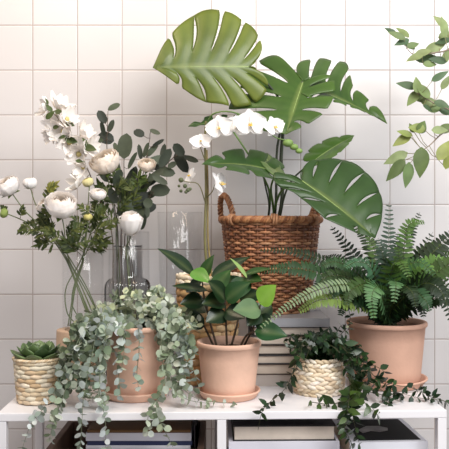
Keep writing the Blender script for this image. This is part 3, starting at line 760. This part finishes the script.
mon_leaf(P(303,82,1.97), P(286,131,1.88), (-.1,-.8,.55), A2, B2, lin('3A602C'), lin('4A7034'), nl=6, split=.26, sw=.13, arch=.08, fold=.06, droop=.1, reach=())
U2 = [(1,0),(.86,.12),(.66,.2),(.52,.26),(.42,.42),(.3,.6),(.14,.56),(.0,.52),(-.14,.34),(-.06,.06),(0,0)]
L2 = [(1,0),(.8,-.03),(.6,-.07),(.42,-.12),(.25,-.2),(.08,-.16),(-.04,-.06),(0,0)]
mon_leaf(P(298,84,1.99), P(390,111,1.90), (.1,-.75,.7), U2, L2, lin('35592B'), lin('4A7036'), nl=7, split=.3, sw=.13, arch=.16, fold=.1, droop=.1)
mon_leaf(P(315,160,1.96), P(353,132,1.98), (-.4,-.6,.7), sc_(gU,.8), sc_(gL,.7), lin('3F6832'), lin('4C7238'), nl=5, split=.85, sw=.08, arch=.1)
mon_leaf(P(276,172,1.92), P(210,150,1.84), (-.15,-.7,.75), sc_(gL,.55), sc_(gU,.75), lin('2F542A'), lin('3A6030'), nl=5, split=.45, sw=.1, arch=.25)
mon_leaf(P(226,121,1.98), P(188,124,1.97), (-.1,-.8,.6), sc_(gL,.4), sc_(gU,.5), lin('2F542A'), lin('3A6030'), nl=4, split=.4, sw=.3, arch=.1)
mon_leaf(P(266,158,1.96), P(288,186,1.87), (.5,-.8,.3), sc_(gU,.4), sc_(gL,.6), lin('7A946C'), lin('44703C'), nl=5, split=.9, sw=.1, arch=.05)
pc = lin('5A7A3C'); pk = lin('333A28')
base = C0 + V((.005, 0, z1 - .03))
for pts, c, r in (([P(282,200,2.03), P(281,160,2.02), P(284,120,2.0), P(286,96,2.0), P(303,82,1.97)], pk, .0062), ([P(276,200,2.0), P(277,150,1.99), P(283,110,1.98), P(268,84,1.96), P(249,67,1.94)], pk, .0042),
                  ([P(277,200,1.98), P(285,188,1.93), P(302,181,1.84)], pc, .004), ([P(270,200,2.02), P(265,180,1.97), P(247,152,1.94), P(226,121,1.98)], pc, .0036), ([P(273,205,2.0), P(271,188,1.96), P(276,172,1.92)], pc, .0040),
                  ([P(282,205,2.03), P(292,180,2.0), P(315,160,1.96)], pk, .0035), ([P(269,205,2.01), P(264,178,1.99), P(266,158,1.96)], pk, .003)):
    stem(wb, [base + V((R.uniform(-.02,.02), R.uniform(-.02,.02), 0))] + pts, r, c, 'leaf_stalk', 24)

# ------------------------------------------------------------------ glass vases
def vase(name, label, ctr, prof, th=.0025, mt='glass', mod=None, segs=64):
    """prof outer (r,z); closed floor"""
    t = thing(name, label, 'vase', ctr); m = MB()
    inner = [(max(0, r - th), max(z, .008)) for r, z in prof][::-1]
    pr = [(0, prof[0][1])] + prof + [(prof[-1][0] - th*.5, prof[-1][1] + .001)] + inner + [(0, .008)]
    m.lathe(pr, ctr, segs, mod=mod); m.build('glass_body', M[mt], t)
    m = MB(); r, z_ = prof[-1]
    m.tube([V((ctr[0]+(r-th*.5)*math.cos(2*PI*k/64), ctr[1]+(r-th*.5)*math.sin(2*PI*k/64), ctr[2]+z_)) for k in range(64)], th*.62, 6, closed=True); m.build('rim', M['glass'], t)
    return t
# upturned terracotta pot carrying the left vase
UP = V(((78-224.5)*1.93/F, 1.93, TT))
u = thing('upturned_pot', 'upturned tan clay pot under the left glass vase, mostly hidden by trailing leaves', 'pot', UP)
UH = CH - (329 - 224.5)*1.93/F - TT
m = MB(); m.lathe([(.060, 0), (.064, .003), (.064, .022), (.060, .025), (.058, UH-.004), (.0575, UH-.001), (.056, UH), (0, UH)], UP, 48); m.build('pot_wall', M['tan'], u)
VA = V(((82.5-224.5)*1.925/F, 1.93, TT + UH))
hA = CH - (253 - 224.5)*1.93/F - VA.z
vase('glass_vase', 'straight clear glass vase at left with crossing green stems inside', VA, [(.050,0),(.0535,.004),(.055,.02),(.056,hA*.5),(.0565,hA)])
VB = V(((127.5-224.5)*1.93/F, 1.93, TT)); hB = CH - (246-224.5)*1.93/F - TT; sB = CH - (278-224.5)*1.93/F - TT
prof = [(.052,0),(.058,.004),(.062,.03),(.0635,.15),(.0635,sB-.03)] + [(.0425+.021*math.cos(a), sB-.03+.030*math.sin(a)) for a in (.3,.6,.9,1.2,1.5)] + [(.0415, sB+.004),(.0405, sB+.03),(.041,hB)]
vase('ribbed_glass_vase', 'ribbed clear glass bottle vase with wide neck behind the trailing eucalyptus', VB, prof, mt='glassr', mod=lambda a, z: 1 + (.022*math.sin(a*44) if .01 < z < sB-.004 else 0), segs=352)
VD = V(((129-224.5)*2.09/F, 2.09, TT)); hD = CH - (232-224.5)*2.09/F - TT
vase('glass_vase', 'tall clear glass vase standing behind the ribbed bottle vase, full of dark branches', VD, [(.052,0),(.056,.004),(.060,.05),(.062,hD*.6),(.060,hD)])
VC = V(((180-224.5)*2.085/F, 2.085, TT)); hC = CH - (212.5-224.5)*2.085/F - TT
vase('glass_vase', 'tall empty clear glass cylinder between the bouquet and the orchid stem', VC, [(.048,0),(.052,.004),(.056,.1),(.062,hC*.6),(.0675,hC)])

# ------------------------------------------------------------------ cut flowers
CR = lin('F6ECE0'); PW = lin('FBF7F4')
def ranunculus(m, c, ax, r, col, inner, open_=1.0, sq=.82):
    ax = V(ax).normalized(); a1 = ax.orthogonal().normalized(); a2 = ax.cross(a1)
    RK = (1, .93, .84, .74, .62, .49, .35, .22); TP = (.30, .50, .66, .80, .92, 1.02, 1.12, 1.25)
    for ly in range(8):
        k = RK[ly]; n = (7, 8, 8, 7, 7, 6, 5, 4)[ly]; tcol = mix(col, inner, max(0, ly-1)/7.0)
        for j in range(n):
            a0 = 2*PI*(j + .37*ly)/n + R.uniform(-.2,.2); rows = []
            dw = 2*PI/n*R.uniform(.78,1.0); tip = min(1.35, TP[ly]*(open_ if open_ < 1.05 else 1)*R.uniform(.8,1.15) + (.55 if open_ > 1.05 else 0)); kk = k*R.uniform(.94,1.06)
            wob = R.uniform(0, 6); fl_o = (.16 if ly < 4 else .06) * (0 if open_ > 1.05 else 1)*R.uniform(.4,1.3)
            for i in range(9):
                u = i/8; la = -1.35 + (tip + 1.35)*u; row = []
                for q in range(-4, 5):
                    az = a0 + dw*q/4*.8; edge = 1 - (q/4.0)**2*.14*u
                    rr = r*kk*(1 + .035*u*math.sin(q*1.5+wob) + fl_o*u**5)
                    la2 = la*edge if la > 0 else la
                    row.append(V(c) + (a1*math.cos(az) + a2*math.sin(az))*rr*math.cos(la2) + ax*(rr*math.sin(la2)*sq + r*(1-k)*.22))
                rows.append(row)
            m.grid(rows, c=var(tcol, .02))
    # heart of the bloom
def sepals(m, c, ax, r, col):
    ax = V(ax).normalized(); a1 = ax.orthogonal().normalized(); a2 = ax.cross(a1)
    for j in range(5):
        a = 2*PI*j/5; d = a1*math.cos(a) + a2*math.sin(a); m.leaf(V(c) - ax*r*.82, d - ax*.15 + ax*.6, ax*-1, r*.95, r*.45, 'ovate', .1, -.3, var(col, .1), n=6)
def sprig(m, base, d, L, cols, w=.011, n=4, up=(0,-.8,.6)):
    d = V(d).normalized(); upv = V(up); upv = (upv - d*upv.dot(d)).normalized(); s = d.cross(upv)
    m.tube([V(base), V(base) + d*L*.55, V(base) + d*L*.95], .0009, 4, c=lin('5A6A3A'))
    for k in range(n):
        t = .25 + .6*k/n; p = V(base) + d*L*t
        for sg in (-1, 1):
            dd = (s*sg*.8 + d*.8 + rv(.3)).normalized(); l = L*(.50 - .25*k/n)*R.uniform(.8,1.15)
            m.leaf(p, dd, upv + rv(.5), l, w*R.uniform(.8,1.1)*.8, 'ovate', .25, R.uniform(-.1,.4), var(cols[R.randrange(len(cols))], .15), n=4)
            m.leaf(p + dd*l*.35, (dd + s*sg*.7).normalized(), upv + rv(.5), l*.55, w*.6, 'ovate', .2, .1, var(cols[R.randrange(len(cols))], .15), n=4)
    m.leaf(V(base) + d*L*.7, d, upv, L*.4, w*.9, 'ovate', .2, .2, var(cols[0], .15), n=4)
rg = [lin('4C5E36'), lin('3D502D'), lin('5E6E3E'), lin('354728')]
def flower(label, bpx, r, ax, path, leaves=(), sq=.82, col=PW, inner=CR, open_=1.0, group='white ranunculus flowers', sep=True, name='ranunculus', green=rg, bud=False, sr=.0019):
    c = P(*bpx); rr = r*bpx[2]/F; ax = V(ax).normalized(); pts = [P(*q) for q in path]
    t = thing(name, label, 'flower', pts[0], group)
    m = MB(); cv = bez(pts + [c - ax*rr*.75], 26); m.tube(cv, [sr*(1-.25*i/26) for i in range(27)], 6, c=var(lin('66704A'), .12)); m.build('stem', M['stem'], t)
    m = MB(); ranunculus(m, c, ax, rr, col, inner, open_, sq); m.build('bloom', M['petal'], t)
    if sep:
        m = MB(); sepals(m, c, ax, rr, lin('5F7A3E')); m.build('sepals', M['leaf'], t)
    if leaves:
        for (bx, by, dx, dy, L) in leaves:
            m = MB(); b = P(bx, by, bpx[2] + R.uniform(-.02,.02)); d = V((dx, R.uniform(-.5,.3), -dy)); sprig(m, b, d, L*.9*bpx[2]/F, green, w=.009); m.build('leaf', M['leaf'], t)
    return t
# paths run vase floor -> mouth -> bloom
inA = lambda x, y: (x, y, 1.925)
flower('white ranunculus cut off by the left edge of the photo', (7,186,1.84), 12, (-.35,-.5,.7), [inA(90,318), inA(78,285), inA(65,258), (47,232,1.88), (26,212,1.86)], [(50,236,-1,-.3,24),(44,228,-1,.1,26),(36,222,-.9,.3,20)])
flower('half-open small white ranunculus with green sepals, near the left edge', (30,183,1.87), 7.2, (-.05,-.25,1), [inA(94,316), inA(82,288), inA(67,258), (52,235,1.89), (36,205,1.88)], [(46,226,-.2,-1,22),(52,238,-.5,-.9,24),(45,205,.3,-.8,26)], open_=1.2)
flower('largest white ranunculus, full and round, above the left glass vase', (61,205,1.80), 15, (.12,-.62,.75), [inA(97,312), inA(86,290), inA(70,262), (66,245,1.86), (64,228,1.82)], [(64,240,-1,-.5,26),(66,235,1,-.6,26),(62,232,-.9,-.1,24),(68,245,1,-.2,26)])
flower('small white ranunculus half hidden behind the largest one', (45,205,1.87), 8, (-.4,-.5,.7), [inA(92,319), inA(80,290), inA(66,258), (56,235,1.89)], [(56,236,-1,.2,26),(52,228,-.8,-.7,24)])
flower('closed green bud at the far left, low beside the bouquet', (4,213,1.85), 5, (-1,-.2,.3), [inA(88,316), inA(76,284), inA(64,256), (45,232,1.89), (22,220,1.87)], [(8,212,-.6,-.5,12),(30,224,-.8,.6,18),(20,219,.2,-.8,16)], col=lin('9DAE62'), inner=lin('8FA254'), open_=1.35, group='buds in the left bouquet')
flower('small white ranunculus just below the cream one, over the right side of the left vase', (98,194,1.86), 7.5, (.1,-.4,.9), [inA(76,324), inA(67,312), inA(66,288), inA(80,262), (90,235,1.88)], [(89,235,.9,-.5,28),(86,240,-.7,-.8,26),(92,222,.8,-.7,22),(92,215,-.8,-.6,20)])
flower('closed yellow-cream bud left of the cream ranunculus', (88,182,1.88), 5.5, (-.3,-.4,.9), [inA(68,326), inA(74,290), inA(82,262), (86,230,1.89)], [(87,232,-.7,-.8,24),(87,215,.7,-.8,20)], col=lin('E6DDA8'), inner=lin('DCCB86'), open_=1.3, group='buds in the left bouquet')
flower('tiny yellow-green bud low among the leaves above the left vase', (88,217,1.85), 4.5, (0,-.4,.9), [inA(70,326), inA(75,290), inA(83,262), (86,238,1.86)], [(85,240,-.9,-.6,26),(86,244,.9,-.5,28),(84,248,1,-.15,26),(80,250,-1,-.4,26)], col=lin('D5CC86'), inner=lin('B9BC62'), open_=1.3, group='buds in the left bouquet')
flower('tall egg-shaped white ranunculus directly above the ribbed bottle vase', (131,222,1.84), 10.5, (.05,-.30,.95), [(130,300,1.93),(128,270,1.93),(126,248,1.925),(130,240,1.90)], (), open_=1.04, sep=False, sq=1.3)
flower('cream ranunculus, large and tilted, in front of the dark grey-green branches', (105,162,1.93), 14.5, (-.3,-.55,.75), [(122,330,2.09),(120,280,2.09),(117,235,2.07),(112,200,2.0),(108,178,1.95)], [(113,205,-.6,-.9,26),(115,215,.7,-.8,28),(112,195,.8,-.8,24)], col=CR, inner=lin('F5E9D9'))
flower('small cream ranunculus at right of the dark branches', (147,165,1.97), 8, (.1,-.6,.75), [(132,330,2.09),(130,280,2.09),(128,235,2.07),(136,200,2.0)], [(130,215,.3,-1,30),(136,195,-.7,-.9,26),(140,185,.8,-.6,20)], col=CR, inner=lin('F5E9D9'))
# eucalyptus branches
eg = [lin('353D2E'), lin('2A3226'), lin('424B39'), lin('272E22'), lin('4A543F')]
def branch(name, label, cat, path, lv, cols, group, shape='round', mt='sage', ex=0):
    pts = [P(*q) for q in path]; t = thing(name, label, cat, pts[0], group)
    m = MB(); n = 28; cv = bez(pts, n); m.tube(cv, [.0022*(1-.5*i/n) for i in range(n+1)], 6, c=lin('5A4C3E')); st = m.build('stem', M['stem'], t)
    for (x, y, L, w, ang) in lv:      # centre px, length, width, angle (deg, 90 = up)
        d = V((math.cos(math.radians(ang)), R.uniform(-.25,.25), math.sin(math.radians(ang)))).normalized()
        D = path[-1][2] + R.uniform(-.03, .03); c = P(x, y, D); l = L*D/F; b = c - d*l/2
        near = min(cv[8:], key=lambda q: (q-b).length)
        mm = MB(); mm.leaf(b, d, V((R.uniform(-.5,.5), -1, R.uniform(-.1,.6))), l, w*D/F, shape, .12, R.uniform(-.1,.2), var(cols[R.randrange(len(cols))], .15), n=8)
        mm.tube([near, near.lerp(b, .5) + V((0,0,-.003)), b + d*l*.1], .0009, 4, c=lin('5A4C3E'))
        mm.build('leaf', M[mt], t)
    return t
EG = 'dark eucalyptus branches in the tall glass vase'
branch('eucalyptus_branch', 'upright dark eucalyptus branch with the highest grey-green leaves of the bouquet', 'branch', [(118,340,2.09),(117,280,2.09),(118,235,2.08),(112,190,2.05),(107,150,2.02),(108,112,2.0)],
  [(114,107,14,8,20),(102,117,15,9,120),(111,126,14,6,70),(103,129,16,5,100),(106,138,17,13,160),(97,141,14,6,190),(116,148,12,5,110),(112,160,18,8,80),(104,175,16,9,120),(118,178,18,10,70)], eg, EG)
branch('eucalyptus_branch', 'dark eucalyptus branch with the broad leaf just right of the cream bloom', 'branch', [(124,340,2.09),(122,280,2.09),(121,235,2.08),(124,190,2.03),(124,160,2.0),(126,140,1.98)],
  [(125,146,26,16,85),(132,160,20,6,70),(118,185,22,9,105),(130,178,22,8,65),(124,200,24,10,90),(132,205,18,12,60),(118,170,20,6,100),(127,188,20,9,75),(121,212,20,9,110),(134,190,18,9,50),(113,196,18,9,120),(129,222,18,8,80)], eg, EG)
branch('eucalyptus_branch', 'dark eucalyptus branch ending in two small leaves above the small cream bloom', 'branch', [(130,340,2.09),(128,280,2.09),(125,235,2.08),(138,195,2.05),(146,160,2.03),(150,138,2.02)],
  [(139,133,12,9,150),(155,132,12,5,-25),(146,150,16,5,70),(152,150,18,6,50),(158,143,14,4,30),(163,152,18,6,80),(156,160,22,9,20),(160,168,18,8,-10),(140,152,16,5,100)], eg, EG)
branch('eucalyptus_branch', 'dark eucalyptus branch reaching right toward the orchid', 'branch', [(134,340,2.09),(132,280,2.09),(128,235,2.08),(144,195,2.04),(160,172,2.0),(178,155,1.97),(197,160,1.96)],
  [(179,150,16,10,130),(181,162,24,11,-60),(191,159,16,6,-20),(165,158,22,10,60),(166,172,18,10,-5),(160,180,18,7,-30),(172,165,10,6,30),(155,175,20,8,40)], eg, EG)
branch('eucalyptus_branch', 'low dark eucalyptus branch with the broad round leaf beside the small cream bloom', 'branch', [(136,340,2.09),(134,280,2.09),(130,235,2.08),(143,205,2.04),(154,193,2.01)],
  [(160,190,20,14,10),(147,185,18,8,60),(148,203,10,10,-20),(142,198,22,12,80),(138,212,24,13,75),(150,195,14,8,30),(140,184,20,9,95),(133,176,20,8,70),(145,210,18,10,100),(152,180,18,9,40),(136,200,20,10,115),(143,222,16,8,80),(150,208,14,9,30)], eg, EG)
# white blossom branch
WL = V
bpth = [(115,340,2.08),(113,280,2.08),(112,235,2.06),(100,200,1.99),(88,170,1.95),(74,140,1.93),(58,118,1.93),(46,106,1.93)]
pts = [P(*q) for q in bpth]
t = thing('blossom_branch', 'arching branch of loose white blossoms at upper left of the bouquet', 'branch', pts[0])
m = MB(); cv = bez(pts, 40); m.tube(cv, [.0020*(1-.5*i/40) for i in range(41)], 6, c=lin('6A5B45')); m.build('stem', M['stem'], t)
for (x, y, r, ax) in ((46,108,11,(-.8,-.4,.2)),(60,106,13,(.5,-.5,.7)),(55,124,11,(-.5,-.8,.1)),(62,132,13,(-.3,-.8,-.2)),(70,143,13,(.3,-.8,-.4)),(84,134,12,(.6,-.5,.5)),(78,155,12,(-.1,-.8,-.4)),(90,146,10,(.7,-.7,.1)),(76,184,10,(-.8,-.4,.1)),(68,118,10,(.5,-.7,.3)),(82,168,9,(-.4,-.8,-.3)),(50,135,8,(-.6,-.6,-.4))):
    D = 1.92 + R.uniform(-.03,.03); c = P(x, y, D); ax = V(ax).normalized(); a1 = ax.orthogonal().normalized(); a2 = ax.cross(a1); mm = MB(); rr = r*1.4*D/F
    for j in range(9):
        a = 2*PI*j/9 + R.uniform(-.2,.2); d = (a1*math.cos(a) + a2*math.sin(a)) + ax*R.uniform(.25,1.1)
        petal(mm, c - ax*rr*.3, d, ax, rr*R.uniform(.9,1.15), rr*.62, var(lin('F8F3EE'), .03), .18, 'oval')
    ball(mm, c - ax*rr*.15, rr*.16, lin('D9CB8C'))
    b = mm.build('blossom', M['petal'], t)
    near = min(cv, key=lambda q: (q-c).length); mm = MB(); mm.tube([near, near.lerp(c, .5)+V((0,0,-.004)), c - ax*rr*.3], .0010, 5, c=lin('6A6A45'))
    mm.build('flower_stalk', M['stem'], b)
for (x, y, L, w, ang) in ((49,108,10,5,130),(50,115,12,6,40),(59,112,9,6,-10),(70,124,10,6,-20),(56,127,7,5,10),(71,140,14,8,-15),(90,148,14,8,-15),(85,142,10,5,120),(80,161,10,4,-5),(46,101,8,4,120),(62,137,8,4,200)):
    D = 1.90; d = V((math.cos(math.radians(ang)), -.2, math.sin(math.radians(ang)))).normalized(); c = P(x, y, D); l = L*D/F; b = c - d*l/2
    near = min(cv, key=lambda q: (q-b).length); mm = MB(); mm.leaf(b, d, V((.1,-1,.3)), l, w*D/F, 'ovate', .12, .1, var(lin('4A5F3A'), .15), n=8); mm.tube([near, b + d*l*.1], .0008, 4, c=lin('5A5C3E')); mm.build('leaf', M['leaf'], t)
# loose foliage stems in the left vase
for i, (label, path, sp) in enumerate((('leafy green stem spreading left low in the bouquet, below the largest bloom', [inA(100,318), inA(88,290), inA(72,262), (58,240,1.87), (46,222,1.86)], [(60,243,-1,.1,26),(56,238,-.6,-.8,26),(50,228,-1,-.3,24),(62,247,.6,-.9,28),(47,224,0,-1,22),(53,234,-.9,.6,24)]),
        ('leafy green stem leaning right above the left vase toward the ribbed vase', [inA(82,323), inA(72,304), inA(75,282), inA(84,258), (95,235,1.87), (107,228,1.86)], [(86,252,.9,-.6,28),(90,245,1,-.1,26),(95,236,.3,-1,28),(84,252,-.9,-.5,28),(100,232,1,-.7,24),(82,256,-.8,-.9,28),(92,240,-.2,-1,28)]),
        ('yellowish lobed leaf stem rising at left between the blooms', [inA(92,322), inA(80,290), inA(67,260), (54,235,1.9), (47,210,1.89), (47,190,1.89)], [(47,196,.7,-.8,20),(47,200,.4,-1,20),(49,218,.8,-.7,22)]))):
    pts = [P(*q) for q in path]; t = thing('foliage_stem', label, 'branch', pts[0], 'leafy stems in the left vase')
    m = MB(); cv = bez(pts, 24); m.tube(cv, .0016, 5, c=lin('5F6B42')); m.build('stem', M['stem'], t)
    for (bx, by, dx, dy, L) in sp:
        m = MB(); sprig(m, P(bx, by, 1.87 + R.uniform(-.04,.02)), V((dx, R.uniform(-.6,.3), -dy)), L*1.87/F*1.0, rg if i < 2 else [lin('9DA85E'), lin('8C9A52')], w=.0105); m.build('leaf', M['leaf'], t)
pts = [P(*q) for q in ((120,335,2.09),(118,280,2.09),(116,235,2.08),(118,205,2.02),(120,185,1.98))]
t = thing('foliage_stem', 'leafy green stem under the cream ranunculus, amid the dark branches', 'branch', pts[0])
m = MB(); m.tube(bez(pts, 20), .0016, 5, c=lin('4F5B38')); m.build('stem', M['stem'], t)
for (bx, by, dx, dy, L) in ((117,225,-.8,-.8,28),(117,222,.8,-.8,28),(118,210,-.6,-1,28),(118,205,.7,-.8,26),(120,195,-.3,-1,24),(128,205,.6,-.9,28),(135,200,.2,-1,28),(110,215,-.7,-.7,24),(106,205,-.3,-1,24)):
    m = MB(); sprig(m, P(bx, by, 2.0 + R.uniform(-.03,.02)), V((dx, R.uniform(-.5,.2), -dy)), L*2.0/F*1.1, [lin('4B6236'), lin('3C522F'), lin('5C7440')], w=.012); m.build('leaf', M['leaf'], t)

# ------------------------------------------------------------------ ficus reaching in from the right
FP = V((.93, 1.80, 0))
t = thing('potted_ficus', 'pale green ficus branches reaching in from the right edge of the photo', 'potted plant', FP)
m = MB(); m.lathe([(0,.001),(.12,.001),(.13,.01),(.16,.30),(.165,.30),(.165,.33),(.15,.33),(.145,.30)], FP, 48); m.build('pot', M['terra2'], t)
soil(t, FP, .146, .30)
tr = [FP + V((0,0,.3)), FP + V((.02,0,.9)), FP + V((-.02,.02,1.4)), FP + V((-.06,.0,1.85))]
stem(t, tr, .012, lin('6B5A48'), 'trunk', 24)
fc = [lin('6C8A62'), lin('8AA37A'), lin('55755A'), lin('7E9A6C'), lin('4A6850')]
fy = [lin('92A564'), lin('7E9558'), lin('A2B27C'), lin('5E784A')]
trc = bez(tr, 40)
for path, lv, cols in (
 ([(520,80,1.85),(470,50,1.9),(440,52,1.93),(415,55,1.95),(404,44,1.95)], [(391,31,12,5,150),(397,35,16,6,155),(402,42,14,6,200),(408,45,14,6,150),(413,45,12,6,20),(403,32,14,6,140),(415,57,16,7,200),(424,52,16,7,20),(427,58,18,9,10),(436,47,20,9,25),(444,27,18,8,100),(441,22,16,7,140),(447,35,16,8,20),(438,60,16,7,170),(430,64,12,6,0),(446,56,14,7,70),(443,41,14,6,190)], fc),
 ([(520,110,1.85),(470,112,1.9),(445,108,1.93),(425,98,1.94),(415,92,1.94)], [(407,85,18,7,165),(417,85,14,7,100),(423,90,18,9,130),(413,98,16,8,230),(420,97,14,9,-40),(430,102,16,8,-10),(436,108,14,8,20),(442,104,14,7,-20),(447,111,14,8,0),(440,76,16,6,30),(446,82,14,6,60),(428,108,10,5,-30)], fc),
 ([(520,140,1.85),(465,130,1.90),(445,132,1.93),(430,145,1.94),(420,152,1.94)], [(396,158,22,9,205),(396,170,24,10,230),(408,175,22,10,265),(421,162,26,13,265),(402,140,18,8,210),(405,133,14,6,160),(417,128,14,9,170),(422,127,12,9,60),(412,128,9,5,120),(440,130,14,7,0),(447,128,16,8,20),(444,150,20,10,60),(448,160,16,9,80)], fy + fc[:2])):
    pts = [P(*q) for q in path]; near = min(trc, key=lambda q: abs(q.z - pts[0].z)); pts = [near] + pts[1:]
    m = MB(); cv = bez(pts, 30); m.tube(cv, [.0035*(1-.75*i/30) for i in range(31)], 6, c=lin('8A7C6C')); br = m.build('branch', M['stem'], t)
    for (x, y, L, w, ang) in lv:
        L *= 1.2; w *= 1.25; D = 1.94 + R.uniform(-.04,.03); d = V((math.cos(math.radians(ang)), R.uniform(-.3,.1), math.sin(math.radians(ang)))).normalized(); c = P(x, y, D); l = L*D/F; b = c - d*l/2
        nr_ = min(cv, key=lambda q: (q-b).length); mm = MB(); mm.leaf(b, d, V((R.uniform(-.4,.4),-1,R.uniform(0,.6))), l, w*D/F, 'ovate', .15, .12, var(cols[R.randrange(len(cols))], .12), n=8)
        mm.tube([nr_, nr_.lerp(b,.5)+V((0,0,-.004)), b + d*l*.08], .0009, 4, c=lin('8A8C6C')); mm.build('leaf', M['leaf'], br)

# ------------------------------------------------------------------ light and camera
S = bpy.context.scene
wd = bpy.data.worlds.new('world'); S.world = wd; wd.use_nodes = True
wd.node_tree.nodes['Background'].inputs[0].default_value = (.91,.92,1.0,1); wd.node_tree.nodes['Background'].inputs[1].default_value = .38
def area(name, loc, tgt, sx, sy, e_, col):
    l = bpy.data.lights.new(name, 'AREA'); l.shape = 'RECTANGLE'; l.size = sx; l.size_y = sy; l.energy = e_; l.color = col
    o = bpy.data.objects.new(name, l); COL.objects.link(o); o.location = loc
    o.rotation_euler = (V(tgt) - V(loc)).to_track_quat('-Z', 'Y').to_euler(); return o
area('side_window_light', (1.75, .1, 1.85), (0, 2.1, 1.3), 0.40, 2.0, 17, (.95, .98, 1.0))
area('window_light', (.75, .25, 2.45), (.1, 2.1, 1.2), 1.3, .9, 40, (1, .985, .965))
area('ceiling_lamp', (-.7, 1.15, 2.55), (-.4, 2.15, 1.4), .6, .5, 11, (1, .80, .60))
cam = bpy.data.cameras.new('camera'); co = bpy.data.objects.new('camera', cam); COL.objects.link(co)
co.location = (0, 0, CH); co.rotation_euler = (PI/2, 0, 0); cam.sensor_width = 36; cam.lens = F/449*36; cam.clip_start = .05
S.camera = co
S.view_settings.view_transform = 'Standard'; S.view_settings.look = 'None'; S.view_settings.gamma = 1; S.view_settings.use_curve_mapping = False
S.view_settings.exposure = 0.3
